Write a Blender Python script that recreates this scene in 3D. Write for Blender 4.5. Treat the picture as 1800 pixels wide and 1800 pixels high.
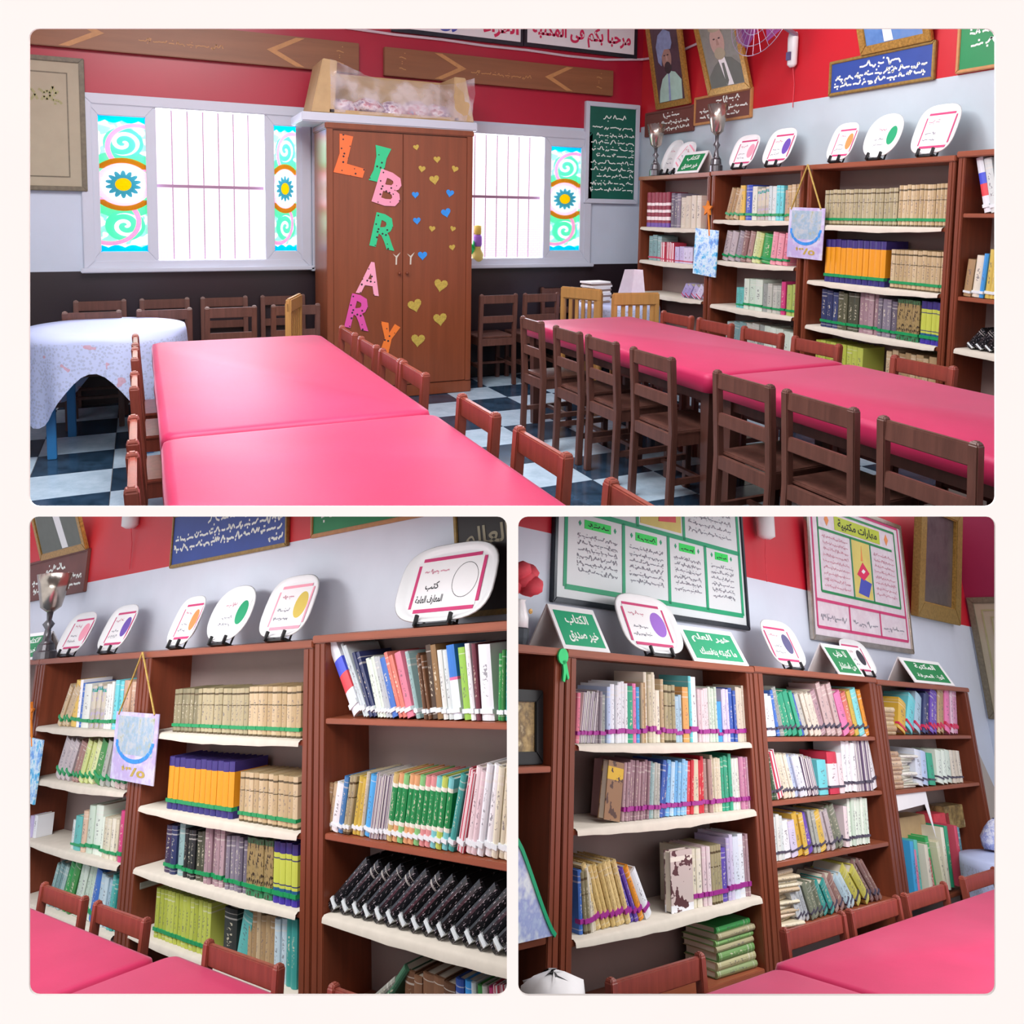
import bpy, bmesh, math, random
from mathutils import Matrix, Vector

for _o in list(bpy.data.objects):
    bpy.data.objects.remove(_o)
SC = bpy.context.scene
COL = SC.collection
random.seed(7)
PI = math.pi

# ------------------------------------------------------------------ camera
CAM_ROWS = ((0.90595, -0.42311, 0.01509), (-0.02295, -0.08468, -0.99614), (0.42275, 0.90211, -0.08643))   # right, down, forward in the hall axes
def _ortho(rows):
    f = Vector(rows[2]).normalized(); r = Vector(rows[0]); r = (r - f * r.dot(f)).normalized(); d = f.cross(r)
    return r, d, f
RGT, DWN, FWD = _ortho(CAM_ROWS)
EYE = Vector((0, 0, 1.5))
cam = bpy.data.cameras.new('camera'); cam_o = bpy.data.objects.new('camera', cam); COL.objects.link(cam_o)
cam.sensor_width = 36; cam.lens = 28.0; cam.shift_y = -400 / 1800; cam.clip_start = .05
cam_o.matrix_world = Matrix(((RGT.x, -DWN.x, -FWD.x, EYE.x), (RGT.y, -DWN.y, -FWD.y, EYE.y), (RGT.z, -DWN.z, -FWD.z, EYE.z), (0, 0, 0, 1)))
SC.camera = cam_o
def eye_space(x, y, z):            # a point given by its offset right, down and ahead of the eye
    return EYE + RGT * x + DWN * y + FWD * z

# ------------------------------------------------------------------ world, light, exposure
W = bpy.data.worlds.new('daylight'); SC.world = W; W.use_nodes = True
W.node_tree.nodes['Background'].inputs[0].default_value = (1.0, .985, 1.0, 1)
W.node_tree.nodes['Background'].inputs[1].default_value = .85
SC.view_settings.view_transform = 'Standard'; SC.view_settings.look = 'None'
SC.view_settings.gamma = 1; SC.view_settings.use_curve_mapping = False
SC.view_settings.exposure = 0.4
SC.cycles.max_bounces = 6; SC.cycles.diffuse_bounces = 3; SC.cycles.transparent_max_bounces = 12
SC.cycles.caustics_reflective = False; SC.cycles.caustics_refractive = False
def area_light(name, M, sx, sy, watt, col=(1, 1, 1)):
    l = bpy.data.lights.new(name, 'AREA'); l.shape = 'RECTANGLE'; l.size = sx; l.size_y = sy; l.energy = watt; l.color = col
    o = bpy.data.objects.new(name, l); COL.objects.link(o); o.matrix_world = M
    return o
def look_at(p, q, roll=(0, 0, 1)):
    p = Vector(p); d = (Vector(q) - p).normalized(); z = -d; x = Vector(roll).cross(z)
    if x.length < 1e-4: x = Vector((1, 0, 0))
    x.normalize(); y = z.cross(x)
    return Matrix(((x.x, y.x, z.x, p.x), (x.y, y.y, z.y, p.y), (x.z, y.z, z.z, p.z), (0, 0, 0, 1)))

# frames: X along the shelves, Y towards their wall, Z up
def frame(ax, org):
    a = [Vector(c) for c in ax]; x = a[0].normalized(); y = (a[1] - x * a[1].dot(x)).normalized(); z = x.cross(y)
    X, Y, Z = (RGT * v.x + DWN * v.y + FWD * v.z for v in (x, y, z)); o = eye_space(*org)
    return Matrix(((X.x, Y.x, Z.x, o.x), (X.y, Y.y, Z.y, o.y), (X.z, Y.z, Z.z, o.z), (0, 0, 0, 1)))
F_HALL = Matrix.Identity(4)
F_HALLWALL = Matrix(((0, 1, 0, 4.29), (-1, 0, 0, 6.33), (0, 0, 1, 0), (0, 0, 0, 1)))
F_LEFT = frame(((0.74416, -0.30694, -0.59331), (0.66315, 0.23254, 0.71145)), (-1.8398, 3.9380, 4.0871))
F_RIGHT = frame(((0.71662, 0.34271, 0.60746), (-0.69537, 0.28363, 0.66032)), (1.6397, 4.1626, 4.2840))
CUR = F_HALL
ROOM = {'hall': [], 'left': [], 'right': []}
NOW = 'hall'
def use(room, fr):
    global CUR, NOW
    CUR = fr; NOW = room

# unseen area fills added over hall and alcoves, daylight at the windows
area_light('hall_fill_light', look_at((.3, 3.2, 3.68), (.3, 3.2, 0)), 1.8, 2.6, 175, (1, .975, .96))  # unseen fill added to brighten the hall
area_light('hall_wall_wash', look_at((3.75, 3.9, 3.68), (4.7, 3.9, 1.9)), .5, 3.4, 52, (1, .98, .97))  # unseen wash light added for the bookcase wall
area_light('yard_daylight', look_at((1.6, 7.5, 4.6), (1.6, 8.6, 1.7)), 6, .8, 330, (1, .97, 1))
area_light('window_daylight', look_at((.55, 7.3, 1.9), (.7, 3.5, .7)), 1.5, 1.2, 45, (.85, .9, 1))
area_light('window_daylight_second', look_at((3.2, 7.3, 1.8), (2.6, 3.5, .5)), 1.3, 1.2, 30, (.85, .9, 1))
def alcove_fill(name, x, y, z, watt, sx, sy, col=(1, .98, .98)):
    # fill light added under the storey sheet, out of view above the alcove
    c = eye_space(x, y, z); n = (DWN - FWD * .2889).normalized()
    area_light(name, look_at(c, c + n, FWD), sx, sy, watt, col)
alcove_fill('alcove_fill_light', -2.95, 1.13, 3.91, 62, 1.5, 1.1)
alcove_fill('alcove_fill_light_near', -1.0, .85, 2.94, 20, 1.0, .8)
alcove_fill('alcove_fill_light_second', 2.75, 1.22, 4.22, 66, 1.5, 1.1)
alcove_fill('alcove_fill_light_third', 1.1, .9, 3.11, 14, 1.0, .8)

# ------------------------------------------------------------------ materials
def lin(h):
    if isinstance(h, str):
        h = h.lstrip('#'); c = [int(h[i:i + 2], 16) / 255 for i in (0, 2, 4)]
    else: c = h
    return tuple(v / 12.92 if v <= .04045 else ((v + .055) / 1.055) ** 2.4 for v in c)
MATS = {}
def new_mat(name):
    m = bpy.data.materials.new(name); m.use_nodes = True; MATS[name] = m
    nt = m.node_tree; return m, nt, nt.nodes['Principled BSDF']
def nd(nt, t, **kw):
    n = nt.nodes.new(t)
    for k, v in kw.items(): setattr(n, k, v)
    return n
def mixcol(nt, fac, a, b, mode='MIX'):
    n = nd(nt, 'ShaderNodeMix', data_type='RGBA', blend_type=mode)
    for sock, v in ((n.inputs[0], fac), (n.inputs[6], a), (n.inputs[7], b)):
        if hasattr(v, 'is_linked'): nt.links.new(v, sock)
        elif isinstance(v, (int, float)): sock.default_value = v
        else: sock.default_value = (*v, 1)
    return n.outputs[2]
def mth(nt, op, a, b=None, c=None):
    n = nd(nt, 'ShaderNodeMath', operation=op)
    for i, v in enumerate((a, b, c)):
        if v is None: continue
        if hasattr(v, 'is_linked'): nt.links.new(v, n.inputs[i])
        else: n.inputs[i].default_value = v
    return n.outputs[0]
def noise(nt, scale, detail=3, stretch=(1, 1, 1), coord='Object', rough=.55):
    tc = nd(nt, 'ShaderNodeTexCoord'); mp = nd(nt, 'ShaderNodeMapping'); mp.inputs['Scale'].default_value = stretch
    nt.links.new(tc.outputs[coord], mp.inputs[0])
    n = nd(nt, 'ShaderNodeTexNoise'); n.inputs['Scale'].default_value = scale; n.inputs['Detail'].default_value = detail; n.inputs['Roughness'].default_value = rough
    nt.links.new(mp.outputs[0], n.inputs[0]); return n.outputs[0]
def ramp(nt, fac, stops, interp='LINEAR'):
    r = nd(nt, 'ShaderNodeValToRGB'); r.color_ramp.interpolation = interp
    el = r.color_ramp.elements
    while len(el) < len(stops): el.new(.5)
    for e, (p, c) in zip(el, stops): e.position = p; e.color = (*c, 1)
    nt.links.new(fac, r.inputs[0]); return r.outputs[0]
def xyz(nt, coord='Object'):
    tc = nd(nt, 'ShaderNodeTexCoord'); s = nd(nt, 'ShaderNodeSeparateXYZ'); nt.links.new(tc.outputs[coord], s.inputs[0]); return s.outputs
def inband(nt, v, a, b):
    return mth(nt, 'MULTIPLY', mth(nt, 'GREATER_THAN', v, a), mth(nt, 'LESS_THAN', v, b))
def bump(nt, bs, h, strength=.2, dist=.01):
    b = nd(nt, 'ShaderNodeBump'); b.inputs['Strength'].default_value = strength; b.inputs['Distance'].default_value = dist
    nt.links.new(h, b.inputs['Height']); nt.links.new(b.outputs[0], bs.inputs['Normal'])
def paint(name, col, rough=.5, var=.08, scale=6, metal=0, stretch=(1, 1, 1), bmp=0, spec=.5, sheen=0, alpha=None):
    m, nt, bs = new_mat(name); c = lin(col)
    f = noise(nt, scale, 4, stretch)
    a = tuple(max(0, v * (1 - var)) for v in c); b = tuple(min(1, v * (1 + var)) for v in c)
    nt.links.new(ramp(nt, f, [(.3, a), (.7, b)]), bs.inputs['Base Color'])
    bs.inputs['Roughness'].default_value = rough; bs.inputs['Metallic'].default_value = metal
    bs.inputs['Specular IOR Level'].default_value = spec
    if sheen: bs.inputs['Sheen Weight'].default_value = sheen; bs.inputs['Sheen Roughness'].default_value = .5
    if bmp: bump(nt, bs, f, bmp)
    if alpha is not None: bs.inputs['Alpha'].default_value = alpha
    return m
def wood(name, col, dark=.6, rough=.4, stretch=(1, 1, .08), scale=22, spec=.5):
    m, nt, bs = new_mat(name); c = lin(col)
    f = noise(nt, scale, 5, stretch, rough=.65)
    nt.links.new(ramp(nt, f, [(.3, tuple(v * dark for v in c)), (.62, c), (.8, tuple(min(1, v * 1.12) for v in c))]), bs.inputs['Base Color'])
    bs.inputs['Roughness'].default_value = rough; bs.inputs['Specular IOR Level'].default_value = spec; bump(nt, bs, f, .05, .003)
    return m

wood('case_wood', '#7f3f28', .7, .38, (1, 1, .06), 20)
wood('case_wood_flat', '#9a5338', .75, .38, (.08, 1, 1), 20)
wood('wardrobe_wood', '#86472c', .78, .32, (1, 1, .05), 16)
wood('chair_wood', '#664239', .6, .38, (1, 1, .1), 30)
wood('chair_wood_red', '#8a4234', .6, .35, (1, 1, .1), 30)
wood('blond_wood', '#b98a4e', .75, .4, (1, 1, .1), 24)
wood('table_wood', '#5a3830', .6, .45, (1, 1, .1), 20)
wood('plank_wood', '#8d5a3a', .8, .45, (.06, 1, 1), 14)
paint('inlay_wood', '#b98552', .5, .1, 30)
paint('wall_white', '#c9d2e0', .6, .02, 2)
paint('sheet_white', '#f4ece7', .7, .01, 3)
paint('sheet_dark', '#6a625e', .8, .05, 3)
paint('back_panel', '#8f7d79', .7, .05, 3)
paint('liner_paper', '#cbc3b6', .75, .05, 14, bmp=.08)
paint('white_enamel', '#c3c8d6', .35, .02, 5)
paint('white_plastic', '#eceef0', .3, .02, 5)
paint('card_white', '#efeef0', .6, .02, 8)
paint('black_plastic', '#141416', .35, .1, 8)
paint('ink', '#23252c', .7, .1, 20)
paint('ink_grey', '#8f8f9b', .7, .1, 20)
paint('ink_pink', '#cf93a4', .7, .1, 20)
paint('ink_white', '#eef4ee', .7, .03, 20)
paint('sign_magenta', '#c83a72', .6, .05, 10)
paint('sign_red', '#d8285a', .6, .05, 10)
paint('sign_blue', '#4450b4', .6, .05, 10)
paint('sign_green', '#17864e', .5, .06, 6)
paint('sign_teal', '#14a070', .5, .06, 6)
paint('board_green', '#0d5a4c', .5, .12, 5)
paint('board_blue', '#2c4796', .5, .08, 5)
paint('board_brown', '#6e4038', .55, .1, 6)
paint('board_black', '#2b2526', .5, .12, 5)
paint('gilt', '#b08742', .35, .35, 60, .35)
paint('gilt_dull', '#94773f', .45, .25, 50, .2)
paint('dark_frame', '#2c323b', .3, .15, 20, .3)
paint('silver_metal', '#b7ada2', .22, .15, 12, .85)
paint('pewter', '#6d6c70', .3, .2, 20, .8)
paint('string', '#b79a4e', .7, .2, 60)
paint('orange_felt', '#e0801e', .7, .1, 30)
paint('green_foam', '#2fd27a', .6, .06, 20)
paint('cable_white', '#d9c9d2', .5, .03, 20)
paint('leg_blue', '#2f7fbe', .45, .05, 10)
paint('cardboard', '#b99c72', .75, .08, 10)
paint('heart_gold', '#c2a94e', .45, .2, 60, .2)
paint('heart_blue', '#2f8fe6', .45, .1, 40)
paint('page_paper', '#d9cfbd', .8, .1, 40, stretch=(14, 1, 1))
paint('rose_red', '#dd4a58', .7, .15, 18)
paint('frame_olive', '#6d6553', .5, .2, 40)
paint('mat_beige', '#a99f88', .6, .04, 8)
paint('mat_olive', '#9d9a6e', .6, .1, 8)
paint('grey_panel', '#a49a94', .7, .05, 3)
paint('fan_blade', '#6e4a8e', .3, .1, 4, alpha=.55)
paint('fan_cage', '#9a8fa6', .3, .1, 10, .4)
def film():
    m, nt, bs = new_mat('clear_film')
    bs.inputs['Base Color'].default_value = (.8, .74, .8, 1); bs.inputs['Roughness'].default_value = .08
    f = noise(nt, 5, 2, (1, 1, 1)); nt.links.new(ramp(nt, f, [(.42, (.1, .1, .1)), (.6, (.42, .42, .42))]), bs.inputs['Alpha']); bump(nt, bs, f, .5, .05)
film()
def cloth_red():
    m, nt, bs = new_mat('red_cloth')
    f = noise(nt, 2.2, 5, (1, 1, 1)); g = noise(nt, 260, 1, (1, 1, 1))
    c = ramp(nt, f, [(.3, lin('#a81b48')), (.7, lin('#bc2656'))])
    nt.links.new(mixcol(nt, mth(nt, 'MULTIPLY', g, .2), c, lin('#c63c6a')), bs.inputs['Base Color'])
    bs.inputs['Roughness'].default_value = .5; bs.inputs['Sheen Weight'].default_value = .4; bs.inputs['Sheen Roughness'].default_value = .35
    bs.inputs['Sheen Tint'].default_value = (1, .5, .68, 1); bs.inputs['Specular IOR Level'].default_value = .5; bs.inputs['Specular Tint'].default_value = (1, .6, .8, 1)
    bump(nt, bs, g, .08, .002)
cloth_red()
def lace():
    m, nt, bs = new_mat('printed_cloth')
    v = nd(nt, 'ShaderNodeTexVoronoi', feature='F1'); v.inputs['Scale'].default_value = 55
    tc = nd(nt, 'ShaderNodeTexCoord'); nt.links.new(tc.outputs['Object'], v.inputs[0])
    z = xyz(nt)[2]
    low = mth(nt, 'LESS_THAN', z, .715)
    f = mth(nt, 'MULTIPLY', mth(nt, 'LESS_THAN', v.outputs['Distance'], .42), low)
    c = mixcol(nt, mth(nt, 'MULTIPLY', f, .38), lin('#bcc8ee'), lin('#8d96ac'))
    w = nd(nt, 'ShaderNodeTexNoise'); w.inputs['Scale'].default_value = 9; nt.links.new(tc.outputs['Object'], w.inputs[0])
    c = mixcol(nt, mth(nt, 'MULTIPLY', mth(nt, 'GREATER_THAN', w.outputs[0], .66), mth(nt, 'MULTIPLY', low, .7)), c, lin('#c98f9c'))
    nt.links.new(c, bs.inputs['Base Color']); bs.inputs['Roughness'].default_value = .7
lace()
def banded(name, bands, base, rough=.5):
    # bands of paint by height in metres
    m, nt, bs = new_mat(name); z = xyz(nt)[2]; f = noise(nt, 3, 5)
    c = lin(base)
    for a, b, col in bands: c = mixcol(nt, inband(nt, z, a, b), c, lin(col))
    c = mixcol(nt, mth(nt, 'MULTIPLY', f, .16), c, (.0, .0, .0))
    nt.links.new(c, bs.inputs['Base Color']); bs.inputs['Roughness'].default_value = rough
banded('hall_back_paint', [(-.1, 1.03, '#2a2026'), (2.35, 9, '#b01c38')], '#c9d3e4', .32)
banded('hall_side_paint', [(-.1, 1.03, '#2a2026'), (2.40, 9, '#c8222f')], '#c3d2dc', .4)
banded('alcove_left_paint', [(2.43, 9, '#d02630')], '#e0e6f4', .45)
banded('alcove_right_paint', [(2.485, 9, '#cc1a30')], '#dbe2f2', .45)
banded('alcove_end_paint', [(2.485, 9, '#96204a'), (-1, 1.0, '#1d191f')], '#c3cfe2', .45)
def tile(name, col, vein):
    m, nt, bs = new_mat(name); f = noise(nt, 7, 6, (1, 1, 1), rough=.7)
    nt.links.new(ramp(nt, f, [(.3, lin(vein)), (.62, lin(col))]), bs.inputs['Base Color']); bs.inputs['Roughness'].default_value = .18
tile('tile_pale', '#b9d0e2', '#9db6ca'); tile('tile_dark', '#1c2f40', '#35506a')
def glass_art():
    # painted window film lit from behind: cyan scalloped ends, mint scrolls, pink ring, daisy
    m, nt, bs = new_mat('painted_glass')
    x, y, z = xyz(nt)          # panel local: x in -.5...5, z in -1.85...1.85 (units of panel width)
    def rad(cx, cz, sx=1., sz=1.):
        dx = mth(nt, 'MULTIPLY', mth(nt, 'SUBTRACT', x, cx), sx); dz = mth(nt, 'MULTIPLY', mth(nt, 'SUBTRACT', z, cz), sz)
        return mth(nt, 'SQRT', mth(nt, 'ADD', mth(nt, 'MULTIPLY', dx, dx), mth(nt, 'MULTIPLY', dz, dz)))
    c = lin('#f4fff8')
    r0 = rad(0, 0, 1, 1)
    sw = noise(nt, 2.2, 2)
    c = mixcol(nt, inband(nt, sw, .5, .62), c, lin('#a8ecc8'))
    c = mixcol(nt, inband(nt, r0, .5, .92), c, lin('#7fdcae'))
    for s in (1, -1):
        rr = rad(.02, s * 1.12)
        c = mixcol(nt, mth(nt, 'LESS_THAN', rr, .42), c, lin('#78dcb0'))
        ang = nd(nt, 'ShaderNodeMath', operation='ARCTAN2'); nt.links.new(mth(nt, 'SUBTRACT', z, s * 1.12), ang.inputs[0]); nt.links.new(mth(nt, 'SUBTRACT', x, .02), ang.inputs[1])
        sp = mth(nt, 'SINE', mth(nt, 'ADD', mth(nt, 'MULTIPLY', rr, 26), mth(nt, 'MULTIPLY', ang.outputs[0], float(s))))
        c = mixcol(nt, mth(nt, 'MULTIPLY', mth(nt, 'GREATER_THAN', sp, .35), mth(nt, 'LESS_THAN', rr, .34)), c, lin('#f3fff8'))
        c = mixcol(nt, inband(nt, rad(.3 * s, s * 1.0), .55, .66), c, lin('#f0a9c0'))
    c = mixcol(nt, mth(nt, 'MULTIPLY', inband(nt, r0, .5, .72), mth(nt, 'GREATER_THAN', mth(nt, 'ABSOLUTE', z), .42)), c, lin('#b08a3a'))
    c = mixcol(nt, mth(nt, 'LESS_THAN', r0, .58), c, lin('#f6c3cd'))
    c = mixcol(nt, mth(nt, 'LESS_THAN', r0, .46), c, lin('#f7fbf4'))
    an = nd(nt, 'ShaderNodeMath', operation='ARCTAN2'); nt.links.new(z, an.inputs[0]); nt.links.new(x, an.inputs[1])
    pet = mth(nt, 'MULTIPLY_ADD', mth(nt, 'ABSOLUTE', mth(nt, 'SINE', mth(nt, 'MULTIPLY', an.outputs[0], 7.0))), .12, .26)
    c = mixcol(nt, mth(nt, 'LESS_THAN', r0, pet), c, lin('#5b9ca6'))
    c = mixcol(nt, mth(nt, 'LESS_THAN', r0, .17), c, lin('#e8b81c'))
    edge = mth(nt, 'ADD', mth(nt, 'ABSOLUTE', z), mth(nt, 'MULTIPLY', mth(nt, 'ABSOLUTE', mth(nt, 'SINE', mth(nt, 'MULTIPLY', x, 9.0))), .07))
    c = mixcol(nt, mth(nt, 'GREATER_THAN', edge, 1.72), c, lin('#12c4e8'))
    tr = nd(nt, 'ShaderNodeBsdfTranslucent'); nt.links.new(c, tr.inputs[0])
    tp = nd(nt, 'ShaderNodeBsdfTransparent'); nt.links.new(c, tp.inputs[0])
    mx = nd(nt, 'ShaderNodeMixShader'); mx.inputs[0].default_value = .75; nt.links.new(tr.outputs[0], mx.inputs[1]); nt.links.new(tp.outputs[0], mx.inputs[2])
    nt.links.new(mx.outputs[0], nt.nodes['Material Output'].inputs[0])
glass_art()
def dotted(name, col, dot, scale):
    m, nt, bs = new_mat(name); v = nd(nt, 'ShaderNodeTexVoronoi', feature='F1'); v.inputs['Scale'].default_value = scale; v.inputs['Randomness'].default_value = .55
    tc = nd(nt, 'ShaderNodeTexCoord'); nt.links.new(tc.outputs['Object'], v.inputs[0])
    nt.links.new(mixcol(nt, mth(nt, 'LESS_THAN', v.outputs['Distance'], .27), lin(col), lin(dot)), bs.inputs['Base Color']); bs.inputs['Roughness'].default_value = .6
for _n, _c in (('orange', '#ee7038'), ('green', '#2fc487'), ('pink', '#f09ab4'), ('rose', '#f2a3bd'), ('magenta', '#d84fa2'), ('amber', '#ee7a2c')):
    dotted('dotted_' + _n, _c, '#33242a', 30)
def splash(name, cols, scale, rough=.35):
    m, nt, bs = new_mat(name); f = noise(nt, scale, 4, rough=.7)
    n = len(cols); nt.links.new(ramp(nt, f, [(.3 + .4 * i / max(1, n - 1), lin(c)) for i, c in enumerate(cols)]), bs.inputs['Base Color']); bs.inputs['Roughness'].default_value = rough
splash('blue_marbling', ['#1c5fc4', '#39b8ee', '#dff4ff', '#5aa8f0', '#7a58c8'], 9)
splash('card_sky', ['#a9b4e0', '#b8a8d8', '#cfd0ea', '#c6b9c4'], 5)
splash('card_olive', ['#9aa56a', '#b9c2c8', '#8fb0c8', '#b7b58c'], 14)
splash('portrait_plum', ['#3c2a32', '#54404a', '#4a3a46'], 3)
splash('portrait_grey', ['#6e7268', '#8a8c84', '#77787c'], 3)
splash('portrait_blue', ['#3a62a8', '#5c86c2', '#7a94c4'], 3)
splash('painting_dark', ['#4a4246', '#5b5254', '#3e383c'], 3)
splash('old_print', ['#cbb98a', '#a8905e', '#6d5a3c', '#d8c99e'], 8)
splash('folder_print', ['#c4d8e8', '#9aa8d8', '#dfe9ee', '#b6c4e0'], 6)
splash('blue_white_print', ['#3a4cb8', '#e4e8f8', '#8a98d8', '#ffffff'], 14)
splash('box_contents', ['#c8b8c8', '#8a6a90', '#e6dce4', '#b45a6a', '#5a6aa8'], 8)
splash('poster_pink', ['#e8dfe4', '#d9cbd6', '#e9e2ea'], 3, .5)
paint('poster_white', '#dde3e6', .35, .03, 4)
paint('yellow_card', '#d8c86e', .5, .06, 8); paint('lime_card', '#b7c63a', .5, .08, 8)
paint('pic_blue', '#2a55d8', .5, .08, 10); paint('pic_red', '#dd4a55', .5, .08, 10); paint('neon_green', '#22e05a', .5, .05, 10)
paint('hand_skin', '#d9a07e', .6, .05, 10); paint('turban_blue', '#8b9bc0', .6, .2, 14); paint('robe_mint', '#a9cdbf', .6, .1, 10)
paint('skin_old', '#bd9d92', .6, .08, 12); paint('skin_tan', '#a8867a', .6, .1, 12); paint('beard_dark', '#3e3236', .7, .1, 20); paint('suit_grey', '#6d726c', .7, .06, 10)
for _n, _c in (('pink', '#f2a0b4'), ('purple', '#6d4fb0'), ('violet', '#9a66cc'), ('orange', '#e58f52'), ('green', '#109a68'), ('yellow', '#d8be54'), ('indigo', '#5d5a86'), ('black', '#332f3e')):
    paint('disc_' + _n, _c, .6, .03, 10)
def brick_out():
    m, nt, bs = new_mat('outside_brick'); b = nd(nt, 'ShaderNodeTexBrick'); b.inputs['Scale'].default_value = 9
    b.inputs['Color1'].default_value = (.95, .86, .9, 1); b.inputs['Color2'].default_value = (.9, .8, .86, 1); b.inputs['Mortar'].default_value = (.75, .6, .7, 1)
    tc = nd(nt, 'ShaderNodeTexCoord'); mp = nd(nt, 'ShaderNodeMapping'); mp.inputs['Rotation'].default_value = (PI / 2, 0, 0)
    nt.links.new(tc.outputs['Object'], mp.inputs[0]); nt.links.new(mp.outputs[0], b.inputs[0])
    nt.links.new(b.outputs[0], bs.inputs['Base Color']); bs.inputs['Roughness'].default_value = .9
brick_out()
paint('bar_iron', '#a07c98', .5, .05, 10)

# ------------------------------------------------------------------ mesh helpers
class MB:
    def __init__(s): s.v = []; s.f = []; s.m = []; s.k = 0
    def add(s, vs, fs, M=None):
        b = len(s.v)
        s.v += [tuple(M @ Vector(p)) if M else tuple(p) for p in vs]
        s.f += [tuple(i + b for i in f) for f in fs]; s.m += [s.k] * len(fs); return s
    def box(s, x0, x1, y0, y1, z0, z1, M=None):
        return s.add([(x0, y0, z0), (x1, y0, z0), (x1, y1, z0), (x0, y1, z0), (x0, y0, z1), (x1, y0, z1), (x1, y1, z1), (x0, y1, z1)],
                     [(0, 3, 2, 1), (4, 5, 6, 7), (0, 1, 5, 4), (1, 2, 6, 5), (2, 3, 7, 6), (3, 0, 4, 7)], M)
    def bar(s, p, q, w, d, up=(0, 1, 0)):         # square bar from p to q
        p = Vector(p); q = Vector(q); z = (q - p); L = z.length; z.normalize(); y = Vector(up); x = y.cross(z)
        if x.length < 1e-5: x = Vector((1, 0, 0))
        x.normalize(); y = z.cross(x)
        M = Matrix(((x.x, y.x, z.x, p.x), (x.y, y.y, z.y, p.y), (x.z, y.z, z.z, p.z), (0, 0, 0, 1)))
        return s.box(-w / 2, w / 2, -d / 2, d / 2, 0, L, M)
    def tube(s, pts, r, n=6):
        pts = [Vector(p) for p in pts]; b = []
        for i, p in enumerate(pts):
            t = (pts[min(i + 1, len(pts) - 1)] - pts[max(i - 1, 0)]).normalized()
            a = t.cross(Vector((0, 0, 1)) if abs(t.z) < .9 else Vector((1, 0, 0))).normalized(); c = t.cross(a)
            b += [p + (a * math.cos(2 * PI * k / n) + c * math.sin(2 * PI * k / n)) * r for k in range(n)]
        fs = [(i * n + k, i * n + (k + 1) % n, (i + 1) * n + (k + 1) % n, (i + 1) * n + k) for i in range(len(pts) - 1) for k in range(n)]
        fs += [tuple(range(n))[::-1], tuple((len(pts) - 1) * n + k for k in range(n))]
        return s.add(b, fs)
    def lathe(s, prof, n=20, M=None):
        vs = [(r * math.cos(2 * PI * k / n), r * math.sin(2 * PI * k / n), z) for r, z in prof for k in range(n)]
        fs = [(i * n + k, i * n + (k + 1) % n, (i + 1) * n + (k + 1) % n, (i + 1) * n + k) for i in range(len(prof) - 1) for k in range(n)]
        fs += [tuple(range(n))[::-1], tuple((len(prof) - 1) * n + k for k in range(n))]
        return s.add(vs, fs, M)
    def slab(s, poly, y0, y1, M=None):            # polygon in x,z given thickness along y (y0 is the face towards the viewer)
        n = len(poly); a = sum(poly[i][0] * poly[(i + 1) % n][1] - poly[(i + 1) % n][0] * poly[i][1] for i in range(n))
        if a < 0: poly = poly[::-1]
        vs = [(x, y0, z) for x, z in poly] + [(x, y1, z) for x, z in poly]
        fs = [tuple(range(n)), tuple(range(2 * n - 1, n - 1, -1))] + [(i, i + n, (i + 1) % n + n, (i + 1) % n) for i in range(n)]
        return s.add(vs, fs, M)
    def disc(s, cx, cz, rx, rz, y0, y1, n=20):
        return s.slab([(cx + rx * math.cos(2 * PI * k / n), cz + rz * math.sin(2 * PI * k / n)) for k in range(n)], y0, y1)
    def ring(s, x0, x1, z0, z1, t, y0, y1, tz=None):   # picture frame moulding as four mitred bars
        tz = tz or t
        for q in ([(x0, z0), (x1, z0), (x1 - t, z0 + tz), (x0 + t, z0 + tz)], [(x0, z1), (x1, z1), (x1 - t, z1 - tz), (x0 + t, z1 - tz)],
                  [(x0, z0), (x0 + t, z0 + tz), (x0 + t, z1 - tz), (x0, z1)], [(x1, z0), (x1 - t, z0 + tz), (x1 - t, z1 - tz), (x1, z1)]):
            s.slab(q, y0, y1)
        return s
    def mesh(s, name, mats, smooth=False, bevel=0):
        me = bpy.data.meshes.new(name); me.from_pydata(s.v, [], s.f); me.update()
        for m in (mats if isinstance(mats, (list, tuple)) else [mats]): me.materials.append(MATS[m] if isinstance(m, str) else m)
        if any(s.m): me.polygons.foreach_set('material_index', s.m)
        bm = bmesh.new(); bm.from_mesh(me)
        bmesh.ops.recalc_face_normals(bm, faces=bm.faces)
        if bevel: bmesh.ops.bevel(bm, geom=bm.edges[:], offset=bevel, segments=2, affect='EDGES', clamp_overlap=True)
        bm.to_mesh(me); bm.free()
        if smooth: me.polygons.foreach_set('use_smooth', [True] * len(me.polygons))
        return me
    def build(s, name, mats, parent=None, smooth=False, bevel=0, at=None, **tags):
        return put(name, s.mesh(name, mats, smooth, bevel), parent, at, **tags)
def put(name, data, parent=None, at=None, label=None, cat=None, group=None, kind=None):
    o = bpy.data.objects.new(name, data); COL.objects.link(o); ROOM[NOW].append(o)
    if parent is not None:
        o.parent = parent
        if at is not None: o.matrix_local = at
    else: o.matrix_world = CUR @ (at if at is not None else Matrix.Identity(4))
    for k, v in (('label', label), ('category', cat), ('group', group), ('kind', kind)):
        if v: o[k] = v
    return o
def thing(name, label, cat, at=None, group=None):
    return put(name, None, None, at, label, cat, group)
def T(x, y, z, rz=0, rx=0, ry=0):
    return Matrix.Translation((x, y, z)) @ Matrix.Rotation(rz, 4, 'Z') @ Matrix.Rotation(rx, 4, 'X') @ Matrix.Rotation(ry, 4, 'Y')
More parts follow.
